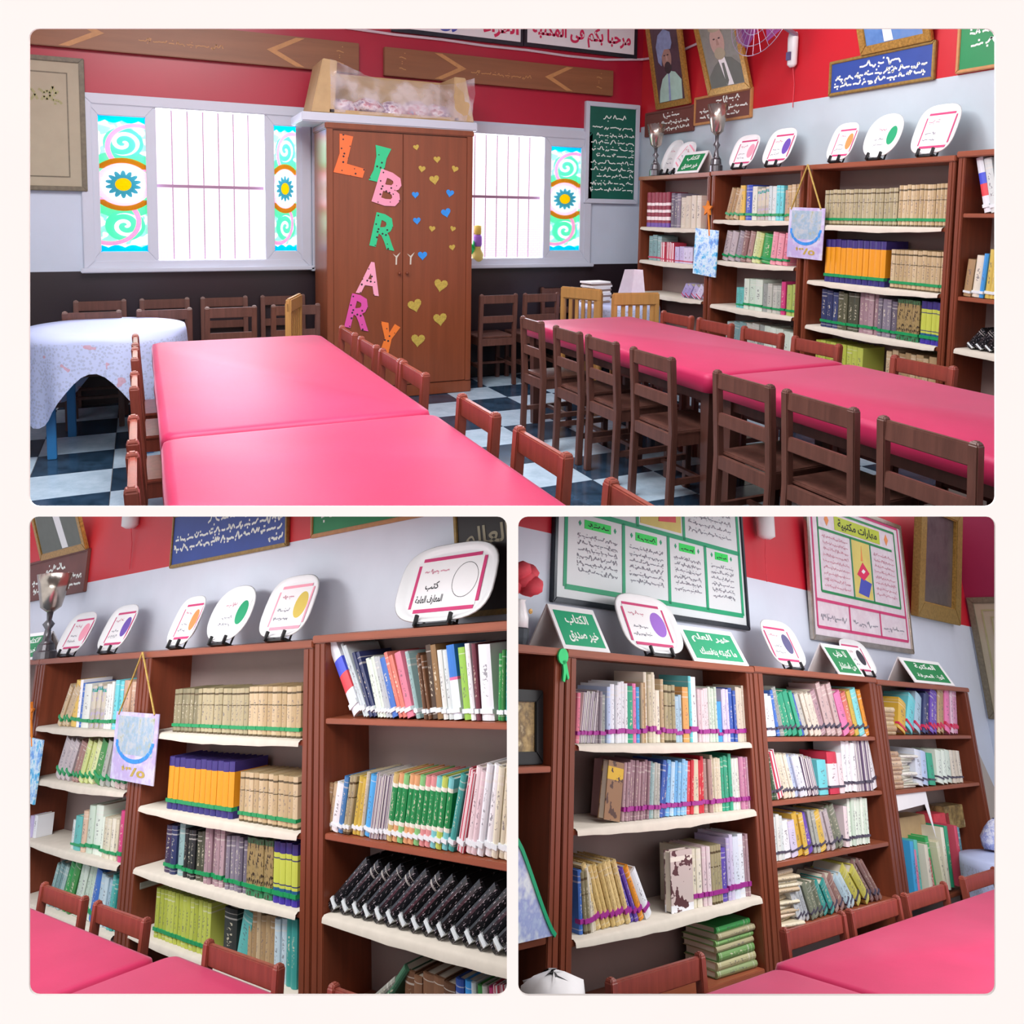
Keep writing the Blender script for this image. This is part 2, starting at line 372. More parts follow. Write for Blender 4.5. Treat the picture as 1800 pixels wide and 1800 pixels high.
def copy_thing(root, at, label=None, group=None):
    def cp(o, par):
        c = o.copy(); COL.objects.link(c); ROOM[NOW].append(c)
        if par is not None: c.parent = par
        for ch in o.children: cp(ch, c)
        return c
    r = cp(root, None); r.matrix_world = CUR @ at
    if label: r['label'] = label
    if group: r['group'] = group
    return r

# lettering: Arabic joined forms written out right to left, Latin as it stands
ARAB = {}
_b = 0xFE80
for _ch, _n in zip('ءآأؤإئابةتثجحخدذرزسشصضطظعغفقكلمنهوىي', (1, 2, 2, 2, 2, 4, 2, 4, 2, 4, 4, 4, 4, 4, 2, 2, 2, 2, 4, 4, 4, 4, 4, 4, 4, 4, 4, 4, 4, 4, 4, 4, 4, 2, 2, 4)):
    ARAB[_ch] = (_b, _n); _b += _n
def joined(t):
    out = []
    dual = lambda c: c in ARAB and ARAB[c][1] == 4
    conn = lambda c: (c in ARAB and ARAB[c][1] > 1) or c == '\ue000'
    for i, c in enumerate(t):
        p = i > 0 and dual(t[i - 1]) and conn(c); q = i < len(t) - 1 and dual(c) and conn(t[i + 1])
        if c == '\ue000': out.append(chr(0xFEFC if p else 0xFEFB))
        elif c in ARAB: out.append(chr(ARAB[c][0] + (3 if p and q else 1 if p else 2 if q else 0)))
        else: out.append(c)
    return ''.join(out[::-1])
_font_users = {}
def lettering(text, parent, x0, x1, z0, z1, y, mat, bold=.02, arabic=True, name='lettering', depth=.001, fit=True):
    key = (text, bold)
    if key not in _font_users:
        cu = bpy.data.curves.new('lettering_source', 'FONT'); cu.body = joined(text) if arabic else text; cu.size = 1; cu.offset = bold; cu.resolution_u = 2
        o = bpy.data.objects.new('lettering_source', cu); COL.objects.link(o)
        dg = bpy.context.evaluated_depsgraph_get(); me = bpy.data.meshes.new_from_object(o.evaluated_get(dg), depsgraph=dg)
        vs = [v.co.copy() for v in me.vertices]; fs = [tuple(p.vertices) for p in me.polygons]
        bpy.data.objects.remove(o); bpy.data.curves.remove(cu); bpy.data.meshes.remove(me)
        _font_users[key] = (vs, fs)
    vs, fs = _font_users[key]
    ax = [v.x for v in vs]; ay = [v.y for v in vs]; mx0, mx1, my0, my1 = min(ax), max(ax), min(ay), max(ay)
    sx = (x1 - x0) / (mx1 - mx0); sz = (z1 - z0) / (my1 - my0)
    m = MB(); m.add([(x0 + (v.x - mx0) * sx, y, z0 + (v.y - my0) * sz) for v in vs], fs)
    return m.build(name, mat, parent, kind='stuff')
def scribble(m, x0, x1, z, h, y, w, seed):
    # one line of small running handwriting
    r = random.Random(seed); x = x1
    while x > x0 + h * .4:
        L = min(x - x0, h * r.uniform(1.1, 3.4)); n = max(3, int(L / (h * .33)))
        pts = [(x - L * i / n, z + h * (r.uniform(0, .3) if r.random() < .8 else r.choice((.9, .7, -.35)))) for i in range(n + 1)]
        for (ax, az), (bx, bz) in zip(pts, pts[1:]):
            dx, dz = bx - ax, bz - az; l = math.hypot(dx, dz) or 1; nx, nz = -dz / l * w, dx / l * w
            m.add([(ax + nx, y, az + nz), (ax - nx, y, az - nz), (bx - nx, y, bz - nz), (bx + nx, y, bz + nz)], [(0, 1, 2, 3)])
        for _ in range(r.randint(0, 2)):
            dx, dz = x - L * r.random(), z + h * r.choice((.85, -.35))
            m.add([(dx - w, y, dz - w), (dx + w, y, dz - w), (dx + w, y, dz + w), (dx - w, y, dz + w)], [(0, 1, 2, 3)])
        x -= L + h * .45
    return m
def scribbles(parent, lines, y, mat, w, name='lettering', seed=1):
    m = MB()
    for i, (x0, x1, z, h) in enumerate(lines): scribble(m, x0, x1, z, h, y, w, seed * 131 + i)
    return m.build(name, mat, parent, kind='stuff')

# ================================================================== STRUCTURE
# The place is cut open like a section model: an upper hall and two lower shelf alcoves behind one white wall with three openings.
def opening_wall():
    D, TH = 1.6, .004                                     # the wall stands 1.6 m ahead of the eye; metres right and down of the eye's axis
    P = lambda x, y: Vector((x, y, D))
    def rr(x0, x1, y0, y1, r=.0194, n=5):
        pts = []
        for cx, cy, a0 in ((x1 - r, y0 + r, -PI / 2), (x1 - r, y1 - r, 0), (x0 + r, y1 - r, PI / 2), (x0 + r, y0 + r, PI)):
            pts += [(cx + r * math.cos(a0 + PI / 2 * k / n), cy + r * math.sin(a0 + PI / 2 * k / n)) for k in range(n + 1)]
        return pts
    bm = bmesh.new()
    loops = [[(-1.509, -1.051), (1.509, -1.051), (1.509, 1.966), (-1.509, 1.966)], rr(-.9703, .9714, -.5143, .4457), rr(-.9703, -.0103, .4663, 1.4286), rr(.0126, .9714, .4663, 1.4286)]
    es = []
    for lp in loops:
        vs = [bm.verts.new(P(x, y)) for x, y in lp]
        es += [bm.edges.new((vs[i], vs[(i + 1) % len(vs)])) for i in range(len(vs))]
    bmesh.ops.triangle_fill(bm, edges=es, use_beauty=True)
    ext = bmesh.ops.extrude_face_region(bm, geom=bm.faces[:])
    for g in ext['geom']:
        if isinstance(g, bmesh.types.BMVert): g.co.z += TH
    bmesh.ops.recalc_face_normals(bm, faces=bm.faces)
    me = bpy.data.meshes.new('wall_front'); bm.to_mesh(me); bm.free(); me.materials.append(MATS['sheet_white'])
    o = put('wall_front', me, kind='structure')
    o.matrix_world = Matrix(((RGT.x, DWN.x, FWD.x, EYE.x), (RGT.y, DWN.y, FWD.y, EYE.y), (RGT.z, DWN.z, FWD.z, EYE.z), (0, 0, 0, 1)))
    E = o.matrix_world.copy()
    # thin storey sheet between hall and alcoves, thin partition between the two alcoves
    m = MB()
    for z0, z1 in ((1.606, 4.6),):
        a = [(-1.07 * z, (.2843 + e) * z, z) for e in (0, .0011) for z in (z0, z1)]; b = [(-x, y, z) for x, y, z in a]
        m.add(a + b, [(0, 1, 5, 4), (2, 6, 7, 3), (0, 4, 6, 2), (1, 3, 7, 5), (0, 2, 3, 1), (4, 5, 7, 6)])
    s1 = m.build('floor_storey', 'sheet_dark', kind='structure'); s1.matrix_world = E
    m = MB()
    z0, z1 = 1.606, 7.2
    a = [(e * z, y * z, z) for e in (-.0007, .0007) for z in (z0, z1) for y in (.287, 1.07)]
    m.add(a, [(0, 1, 3, 2), (4, 6, 7, 5), (0, 4, 5, 1), (2, 3, 7, 6), (0, 2, 6, 4), (1, 5, 7, 3)])
    s2 = m.build('wall_partition', 'sheet_dark', kind='structure'); s2.matrix_world = E
    for o_ in (o, s1, s2): ROOM['hall'].remove(o_)
opening_wall()

use('hall', F_HALL)
# ---- hall walls
YB, XR = 6.8, 4.59
HOLES = [(-.33, 1.26, 1.07, 2.31), (1.37, 3.97, 1.06, 2.27)]
def back_wall():
    m = MB(); xs = [-1.7, -.33, 1.26, 1.37, 3.97, 4.75]
    for a, b in zip(xs, xs[1:]):
        hole = next((h for h in HOLES if abs(h[0] - a) < 1e-6), None)
        if hole: m.box(a, b, YB, YB + .18, 0, hole[2]); m.box(a, b, YB, YB + .18, hole[3], 4.2)
        else: m.box(a, b, YB, YB + .18, 0, 4.2)
    m.build('wall_back', 'hall_back_paint', kind='structure')
back_wall()
MB().box(XR, XR + .16, -.4, YB + .18, 0, 4.4).build('wall_right', 'hall_side_paint', kind='structure')
m = MB(); m.box(-1.7, XR, 2.2, YB, -.06, -.006); floor = m.build('floor', 'sheet_dark', kind='structure')
TS = .415
tile_me = {}
for dark in (0, 1): tile_me[dark] = MB().box(.0015, TS - .0015, .0015, TS - .0015, -.006, 0).mesh('tile', 'tile_dark' if dark else 'tile_pale', bevel=.001)
for ix in range(-3, 12):
    for iy in range(-4, 6):
        x, y = -.17 + ix * TS, 4.65 + iy * TS
        if x < -1.5 or x > 4.3 or y > 6.75: continue
        put('tile', tile_me[1 if (ix + iy) % 2 == 0 else 0], floor, T(x, y, 0))
MB().box(-3, 8, 8.6, 8.7, -1, 4.5).build('wall_outside', 'outside_brick', kind='structure')
MB().box(1.3, XR, YB - .025, YB, .0, .1).build('baseboard_back', 'board_black', kind='structure')

def window(n, x0, x1, z0, z1, sashes, bars, midz, fr):
    w = put('window_%d' % n, None, kind='structure')
    t = .05
    MB().ring(x0 - .05, x1 + .05, z0 - .04, z1 + .05, t + .03, YB - .03, YB + .12).build('frame', 'white_enamel', w, bevel=.006)
    MB().box(x0 - .07, x1 + .07, YB - .07, YB + .05, z0 - .05, z0 - .015).build('sill', 'white_enamel', w, bevel=.006)
    for a, b in sashes:
        sh = MB().ring(a, b, z0 + .02, z1 - .02, .075, YB - .02, YB + .03, .09).build('sash', 'white_enamel', w, bevel=.005)
        g0, g1 = a + .07, b - .07; gw = g1 - g0; gh = z1 - z0 - .2
        me = MB().box(-.5, .5, -.01, .01, -1.86, 1.86).mesh('pane', 'painted_glass')
        p = put('pane', me, sh, T((g0 + g1) / 2, YB + .005, (z0 + z1) / 2)); p.scale = (gw, 1, gh / 3.72)
    a, b = bars
    nb = max(2, round((b - a) / .115))
    for k in range(1, nb):
        x = a + (b - a) * k / nb
        MB().tube([(x, YB + .08, z0), (x, YB + .08, z1)], .0045, 6).build('bar', 'bar_iron', w)
    MB().box(a, b, YB + .07, YB + .09, midz - .012, midz + .012).build('rail', 'bar_iron', w)
    return w
window(1, -.33, 1.26, 1.07, 2.31, [(-.335, .135), (.94, 1.265)], (.135, .94), 1.69, 0)
window(2, 1.37, 3.97, 1.06, 2.27, [(1.365, 1.7), (3.5, 3.975)], (1.7, 3.5), 1.67, 0)

MB().box(-1.85, -1.7, -.4, YB + .18, 0, 3.85).build('wall_hall_left_lightblock', 'hall_side_paint', kind='structure')  # added out of view to keep ambient light out of the hall
MB().box(-1.7, 4.75, -.4, YB + .18, 3.75, 3.85).build('ceiling_lightblock', 'wall_white', kind='structure')  # unseen, put in to cut the ambient light from above
# ---- alcove shells
use('left', F_LEFT)
MB().box(-5, 3.4, .30, .36, 0, 3.6).build('wall_left', 'alcove_left_paint', kind='structure')
MB().box(-5, 5.2, -3.2, .36, -.05, 0).build('floor_left', 'tile_dark', kind='structure')
MB().box(-4.1, -4.0, -2.2, .3, 0, 3.6).build('wall_side_lightblock', 'wall_white', kind='structure')  # unseen wall added to block ambient light on the shelves
use('right', F_RIGHT)
MB().box(-3.2, 4.66, .34, .40, 0, 4.2).build('wall_rear', 'alcove_right_paint', kind='structure')
MB().box(4.6, 4.66, -2.2, .34, 0, 4.2).build('wall_end', 'alcove_end_paint', kind='structure')
MB().box(-5.4, 4.6, -3.2, .36, -.05, 0).build('floor_right', 'tile_dark', kind='structure')

# ================================================================== BOOKCASES
def bookcase(label, x0, x1, ztop, shelves, depth, th, liners=(), open_back=False, group=None):
    c = thing('bookcase', label, 'bookcase', T(x0, 0, 0), group); w = x1 - x0
    for a in (0, w - th):
        sp = MB().box(a, a + th, 0, depth, 0, ztop - .035).build('side_panel', 'case_wood', c, bevel=.004)
        for g in (.5,): MB().box(a + th * g - .004, a + th * g + .004, -.004, .006, .02, ztop - .04).build('edge_bead', 'case_wood', sp)
    MB().box(-.005, w + .005, -.012, depth, ztop - .035, ztop).build('top_board', 'case_wood_flat', c, bevel=.005)
    MB().box(th, w - th, depth - .012, depth, .08, ztop - .035).build('back_panel', 'back_panel', c)
    MB().box(th, w - th, .01, .03, 0, .08).build('plinth', 'case_wood_flat', c)
    for i, z in enumerate(shelves):
        s = MB().box(th, w - th, .006, depth - .012, z - .024, z).build('shelf', 'case_wood_flat', c, bevel=.003)
        if i in liners:
            n = 14; m = MB(); vs = []; r = random.Random(int(x0 * 100) + i)
            for k in range(n + 1):
                x = th + .01 + (w - 2 * th - .02) * k / n; sag = .016 * math.sin(PI * k / n) + r.uniform(0, .006)
                vs += [(x, depth - .02, z + .002), (x, 0, z + .002), (x, -.012, z - .006 - sag * .3), (x, -.015, z - .021 - sag)]
            m.add(vs, [(4 * k + j, 4 * k + 4 + j, 4 * k + 5 + j, 4 * k + 1 + j) for k in range(n) for j in range(3)])
            m.build('shelf_liner', 'liner_paper', s, smooth=True)
    return c
use('hall', F_HALLWALL)
bookcase('brown corner bookcase under the turbaned portrait in the upper hall view', -.02, 1.01, 1.88, [.42, .80, 1.10, 1.41], .28, .04, (1, 2, 3))
bookcase('brown bookcase behind the hanging card in the upper hall view', 1.03, 2.04, 1.885, [.42, .79, 1.155, 1.488], .28, .04, (0, 1, 2, 3))
bookcase('brown bookcase of matching gilt volumes in the upper hall view', 2.07, 3.2, 1.885, [.40, .755, 1.073, 1.465], .28, .045, (0, 1, 2, 3))
bookcase('brown bookcase cut by the edge of the upper hall view', 3.215, 4.3, 1.905, [.42, .767, 1.07, 1.55], .28, .045, (1,))
use('left', F_LEFT)
bookcase('narrow visible end of a bookcase behind the marbled blue picture, lower left view', -3.6, -2.15, 1.885, [.4, .74, 1.1, 1.42], .28, .09, (1, 3))
bookcase('brown bookcase with the trophy on top, lower left view', -2.14, -.46, 1.885, [.40, .74, 1.109, 1.434], .28, .09, (0, 1, 2, 3))
bookcase('brown bookcase with a bright lime row at the bottom, lower left view', -.45, 1.335, 1.885, [.45, .75, 1.053, 1.439], .28, .085, (0, 1, 2, 3))
bookcase('brown bookcase holding the black albums, lower left view', 1.345, 3.1, 1.905, [.42, .767, 1.07, 1.537], .28, .085, (1,))
use('right', F_RIGHT)
bookcase('brown bookcase end with an old print on its shelf, lower right view', -3.1, -2.07, 1.885, [.30, .781, 1.396], .32, .07)
bookcase('wide brown bookcase with purple taped books, lower right view', -2.06, -.375, 1.885, [.44, .75, 1.148, 1.479], .32, .075, (1, 2, 3))
bookcase('brown bookcase with the paper pile on its bottom shelf, lower right view', -.365, 1.34, 1.89, [.57, .882, 1.178, 1.506], .32, .11)
bookcase('brown end bookcase beside the leaning grey panel, lower right view', 1.35, 3.2, 1.88, [.50, 1.168, 1.512], .32, .09)

# ================================================================== BOOKS
def book_mesh(name, mats):
    m = MB(); n = 4
    arc = [(i / n, -.035 * math.sin(PI * i / n)) for i in range(n + 1)]
    prof = [(0, 1.0)] + arc + [(1, 1.0), (.9, 1.0), (.9, .05), (.1, .05), (.1, 1.0)]
    k = len(prof)
    vs = [(x, y, z) for z in (0, 1) for x, y in prof]
    m.add(vs, [(i, (i + 1) % k, (i + 1) % k + k, i + k) for i in range(k)])
    for z in (0, k):      # cap the cover: spine strip and both boards
        q = lambda *i: tuple(j + z for j in i)
        m.f += [q(0, 1, k - 2, k - 1), q(1, 2, 3, 4, 5, k - 3, k - 2), q(5, 6, 7, 8)]; m.m += [0, 0, 0]
    m.k = 1; m.box(.1, .9, .06, .97, .015, .975)
    return m.mesh(name, mats)
def obj_col(nt):
    return nd(nt, 'ShaderNodeObjectInfo')
def cover_mat(name, bands=(), stripes=None, script=True, speck=None, rough=.45):
    m, nt, bs = new_mat(name); oi = obj_col(nt); x, y, z = xyz(nt); c = oi.outputs['Color']; rnd = oi.outputs['Random']
    for a, b, col in bands: c = mixcol(nt, inband(nt, z, a, b), c, lin(col))
    if not bands:
        for a, b, thr in ((.8, .83, .45), (.9, .915, .3), (.06, .075, .35)):
            c = mixcol(nt, mth(nt, 'MULTIPLY', inband(nt, z, a, b), mth(nt, 'MULTIPLY', mth(nt, 'GREATER_THAN', rnd, thr), .45)), c, (.75, .72, .66))
    if stripes:
        f = mth(nt, 'GREATER_THAN', mth(nt, 'SINE', mth(nt, 'MULTIPLY_ADD', x, stripes[0], mth(nt, 'MULTIPLY', rnd, 20))), stripes[1]); c = mixcol(nt, f, c, lin(stripes[2]))
    if speck:
        c = mixcol(nt, mth(nt, 'GREATER_THAN', noise(nt, speck[0], 3, (1, 1, 2)), speck[1]), c, lin(speck[2]))
    if script:
        n = nd(nt, 'ShaderNodeTexNoise', noise_dimensions='4D'); tc = nd(nt, 'ShaderNodeTexCoord'); mp = nd(nt, 'ShaderNodeMapping'); mp.inputs['Scale'].default_value = (4, .01, 26)
        nt.links.new(tc.outputs['Object'], mp.inputs[0]); nt.links.new(mp.outputs[0], n.inputs['Vector']); nt.links.new(mth(nt, 'MULTIPLY', rnd, 50), n.inputs['W']); n.inputs['Scale'].default_value = 1
        f = mth(nt, 'MULTIPLY', mth(nt, 'GREATER_THAN', n.outputs[0], .56), mth(nt, 'MULTIPLY', inband(nt, z, .3, .74), inband(nt, x, .3, .7)))
        f = mth(nt, 'MULTIPLY', f, mth(nt, 'LESS_THAN', y, .01))
        bw = nd(nt, 'ShaderNodeRGBToBW'); nt.links.new(c, bw.inputs[0]) if hasattr(c, 'is_linked') else None
        ink = mixcol(nt, mth(nt, 'GREATER_THAN', bw.outputs[0], .28), (.72, .66, .5), (.10, .09, .12))
        c = mixcol(nt, mth(nt, 'MULTIPLY', f, .7), c, ink)
    nt.links.new(c, bs.inputs['Base Color']); bs.inputs['Roughness'].default_value = rough
cover_mat('cover_plain')
cover_mat('cover_gilt', [(.0, .04, '#57492f'), (.86, .9, '#57492f'), (.62, .64, '#57492f')], script=True, rough=.35)
cover_mat('cover_orange', [(0, .2, '#2c2a72'), (.2, .82, '#e59a1c'), (.82, 1.01, '#3a2f78')], script=False)
cover_mat('cover_indigo', [(0, .1, '#3a2a98'), (.1, .25, '#1d5a86'), (.25, .82, '#c4cc52'), (.3, .32, '#30306a'), (.72, .74, '#30306a'), (.82, 1.01, '#352a78')], script=False)
cover_mat('cover_greenband', [(.3, .8, '#10894a'), (.8, .86, '#e8e6d8'), (.24, .3, '#e8e6d8')], script=True)
cover_mat('cover_ornament', [(0, .12, '#2e7a50'), (.9, 1.01, '#3d6a44')], script=False, speck=(5, .56, '#3a2c20'))
cover_mat('cover_maroon', [(.2, .3, '#e8dcdc'), (.42, .5, '#e8dcdc'), (.62, .7, '#e8dcdc'), (0, .12, '#6a4aa0')], script=False)
cover_mat('cover_stripe', (), stripes=(16, .2, '#6a5878'), script=False)
cover_mat('cover_redstripe', (), stripes=(14, .0, '#e9dfe2'), script=False)
cover_mat('cover_speckle', (), script=False, speck=(9, .58, '#b0945a'))
cover_mat('cover_photo', [(.85, .93, '#2f9a8a'), (0, .45, '#b6b0a0')], script=False, speck=(4, .58, '#b3a6cc'))
cover_mat('cover_banded_blue', [(.3, .52, '#e04a54'), (.52, .72, '#4a5ad8')], script=False)
cover_mat('cover_blue_white', [(0, .52, '#dde6f2'), (.52, .56, '#d86a9a')], script=False)
cover_mat('cover_red_white', [(0, .2, '#c02a48'), (.2, .72, '#f0dfe4')], script=True)
cover_mat('cover_people', [(.82, .9, '#e8e0d4'), (.0, .12, '#e6e8ee')], script=False, speck=(2.2, .55, '#5a3a3e'), rough=.3)
cover_mat('cover_brown_yellow', [(.68, .9, '#c8a42e')], script=False, speck=(2.5, .58, '#4a342c'), rough=.35)
cover_mat('cover_album', (), script=False, speck=(9, .63, '#a89ca2'), rough=.12)  # pale specks paint glossy highlights into the black covers
PLAIN = book_mesh('book', ['cover_plain', 'page_paper'])
BOOK_ME = {}
R90 = PI / 2
def bme(mat):
    if mat not in BOOK_ME:
        me = PLAIN.copy(); me.materials[0] = MATS[mat]
        if mat == 'cover_album': me.materials[1] = MATS['black_plastic']
        BOOK_ME[mat] = me
    return BOOK_ME[mat]
TAPE_ME = {}
for _k, _c, _z0, _z1 in (('g', '#179457', .13, .2), ('w', '#dfe6ea', .09, .15), ('p', '#9c2f8c', .16, .235), ('k', '#4c4658', .15, .2), ('m', '#c2385a', .1, .16), ('r', '#d02a56', .12, .19)):
    paint('tape_' + _k, _c, .4, .08, 6); TAPE_ME[_k] = MB().box(-.012, 1.012, -.05, .12, _z0, _z1).mesh('label_tape', 'tape_' + _k)
# colour key -> (hex choices, words, cover)
CK = {'tan': (['#b79b74', '#a98c66', '#c4ad8a'], 'tan', 'cover_plain'), 'gold': (['#d8b45a'], 'golden yellow', 'cover_plain'), 'white': (['#e8e8ec', '#dfe2e8'], 'white', 'cover_plain'),
 'blue': (['#3f6fc0', '#3a55b8'], 'blue', 'cover_plain'), 'offwhite': (['#dde2dc', '#d6d8cc'], 'off-white', 'cover_plain'), 'photo': (['#c8c2b0'], 'purple and cream illustrated', 'cover_photo'), 'pale': (['#cdd6d6', '#c3ced2', '#d9dcd8'], 'pale grey', 'cover_plain'),
 'cyan': (['#7fd4d8', '#6ccbd4'], 'light cyan', 'cover_plain'), 'peach': (['#c9a890', '#d2b49c', '#bb9a86'], 'peach', 'cover_plain'), 'mauvegrey': (['#a9a0a6', '#b8aeb2', '#98909a'], 'mauve grey', 'cover_plain'), 'brownpink': (['#9a7670', '#8a6a68', '#a88a84'], 'brownish pink', 'cover_plain'),
 'lime': (['#c3cf86', '#cfd8a0', '#a8b860'], 'lime green', 'cover_plain'), 'green': (['#2f9a4c', '#3f8a44'], 'green', 'cover_plain'), 'grey': (['#a8aca4', '#b8bab2', '#949a96'], 'grey', 'cover_plain'), 'pinkgrey': (['#c0a9a8', '#cdb9b6', '#b39c9c'], 'pinkish grey', 'cover_plain'),
 'teal': (['#4ea6a8', '#3c9a94', '#5fb4b0'], 'teal', 'cover_plain'), 'mint': (['#cfdccf', '#dbe6da', '#c2d4c4'], 'mint white', 'cover_plain'), 'cream': (['#d9d3bd', '#e2dccb', '#cfc6ad'], 'cream', 'cover_plain'), 'magenta': (['#c83a78'], 'magenta', 'cover_plain'),
 'tealgrey': (['#8fb0b0', '#a3bcbc', '#7a9c9e'], 'teal grey', 'cover_plain'), 'paleblue': (['#b3cbd8', '#c2d6e0', '#a2c0d2'], 'pale blue', 'cover_plain'), 'red': (['#c8303e', '#d84a50'], 'red', 'cover_plain'), 'lavender': (['#bdb2d8', '#cfc8e2', '#a498cc'], 'lavender', 'cover_plain'),
 'olive': (['#8a8466', '#7d785c'], 'dull olive gilt', 'cover_gilt'), 'khaki': (['#a59c7a', '#b0a684'], 'khaki', 'cover_gilt'), 'tanlight': (['#c2ad86', '#b8a27a', '#cbb894'], 'light tan gilt', 'cover_gilt'), 'orangeset': (['#e59a1c'], 'orange and indigo', 'cover_orange'),
 'darkpurple': (['#3c3050'], 'dark purple', 'cover_plain'), 'navy': (['#2c3560', '#3a4470'], 'navy', 'cover_plain'), 'black': (['#26282a', '#303432'], 'black', 'cover_plain'), 'darkolive': (['#4a4c3c', '#585842'], 'dark olive', 'cover_plain'), 'mauve': (['#a98c94', '#b79aa2', '#9c7e88'], 'mauve', 'cover_plain'),
 'greypurple': (['#736c7c', '#857c8c', '#665f70'], 'grey purple', 'cover_plain'), 'ornament': (['#9c8658'], 'gilt ornamented', 'cover_ornament'), 'indigoset': (['#c4cc52'], 'yellow and indigo', 'cover_indigo'), 'lime2': (['#b5bf4e', '#bcc65a', '#aab446'], 'bright lime', 'cover_plain'),
 'flag': (['#dfe4ec'], 'blue and red banded', 'cover_banded_blue'), 'whiteblue': (['#dfe4ec', '#b4c6e6', '#d2dae8'], 'bluish white', 'cover_plain'), 'greywhite': (['#c9cdd2', '#b5babf'], 'greyish white', 'cover_plain'), 'salmon': (['#d8685c', '#cf7466'], 'salmon red', 'cover_plain'), 'pink': (['#d87a90', '#e096a6'], 'pink', 'cover_plain'), 'brown': (['#6d4a34', '#7d5840', '#5c3e2c'], 'brown', 'cover_plain'),
 'darkbrown': (['#4a3a2e', '#8a6a44'], 'dark brown', 'cover_plain'), 'bluewhite': (['#2f74c8'], 'blue and white', 'cover_blue_white'), 'leaf': (['#8fbf4a'], 'leaf green', 'cover_plain'), 'maroon': (['#6e3040'], 'maroon', 'cover_plain'), 'bluegreen': (['#3f78b0'], 'blue green', 'cover_plain'),
 'yellow': (['#c9ae4a', '#d4bc5e'], 'yellow', 'cover_plain'), 'azure': (['#3f98e0', '#4aa6e4'], 'azure', 'cover_plain'), 'stripe': (['#dcdad6', '#d2d0ce'], 'striped white', 'cover_stripe'), 'greenset': (['#d8a070', '#7fc07a', '#c8b070', '#b8a8c0', '#d8d0a0', '#d89090', '#b8c85a', '#74c4c8'], 'green banded', 'cover_greenband'),
 'redstripe': (['#c23a52', '#b8304a'], 'red and white striped', 'cover_redstripe'), 'pinkwhite': (['#e2d2d6', '#dcc6cc'], 'pinkish white', 'cover_plain'), 'album': (['#17181a', '#1d1e22'], 'black', 'cover_album'), 'navyblue': (['#2f4f9c', '#3a5cae'], 'deep blue', 'cover_plain'), 'green2': (['#2f9a78', '#3aa886'], 'sea green', 'cover_plain'),
 'hotpink': (['#d85a98', '#e07aac'], 'hot pink', 'cover_plain'), 'beige': (['#c9bfae', '#d4cbbc'], 'beige', 'cover_plain'), 'apricot': (['#dba05c'], 'apricot', 'cover_plain'), 'cover1': (['#8a6a4c'], 'brown and yellow illustrated', 'cover_brown_yellow'), 'lightblue': (['#6fb0e0', '#8cc2e6', '#b4d4e8'], 'light blue', 'cover_plain'), 'pinkmauve': (['#b8789a', '#c890ac', '#d4b0c4'], 'pinkish mauve', 'cover_plain'),
 'speckle': (['#d3b878', '#dcc48a'], 'speckled cream', 'cover_speckle'), 'purple': (['#6a4ab0', '#5a48a8'], 'purple', 'cover_plain'), 'orange': (['#e0922c'], 'orange', 'cover_plain'), 'cover2': (['#c8b8b4'], 'illustrated people', 'cover_people'), 'darkgreen': (['#3e5a40', '#4c6a4a'], 'dark green', 'cover_plain'), 'redwhite': (['#c8324c'], 'red and white', 'cover_red_white'),
 'goldyellow': (['#cfa83e', '#d6b450'], 'mustard yellow', 'cover_plain'), 'darkolive2': (['#6c7260', '#7c8270'], 'olive grey', 'cover_plain'), 'yellowgreen': (['#c8c05c', '#5a9a4c'], 'yellow and green', 'cover_plain'), 'maroonset': (['#8a2c40'], 'maroon and white banded', 'cover_maroon')}
SETS = {'olive', 'khaki', 'tanlight', 'orangeset', 'indigoset', 'lime2', 'greenset', 'maroonset', 'ornament', 'album'}
ORD = lambda n: '%d%s' % (n, 'th' if 10 <= n % 100 <= 20 else {1: 'st', 2: 'nd', 3: 'rd'}.get(n % 10, 'th'))
SHELF_WORD = {4: 'top', 3: 'second', 2: 'third', 1: 'fourth', 0: 'fourth', 6: 'third'}
CASE_WORD = {('T', 'u1'): 'corner bookcase, upper hall', ('T', 'u2'): 'hanging card bookcase, upper hall', ('T', 'u3'): 'gilt volume bookcase, upper hall', ('T', 'u4'): 'cut off bookcase, upper hall',
 ('L', 'u1'): 'narrow bookcase end, lower left view', ('L', 'u2'): 'trophy bookcase, lower left view', ('L', 'u3'): 'lime bookcase, lower left view', ('L', 'u4'): 'album bookcase, lower left view',
 ('R', 'u2'): 'purple tape bookcase', ('R', 'u3'): 'paper pile bookcase', ('R', 'u4'): 'end bookcase by grey panel'}
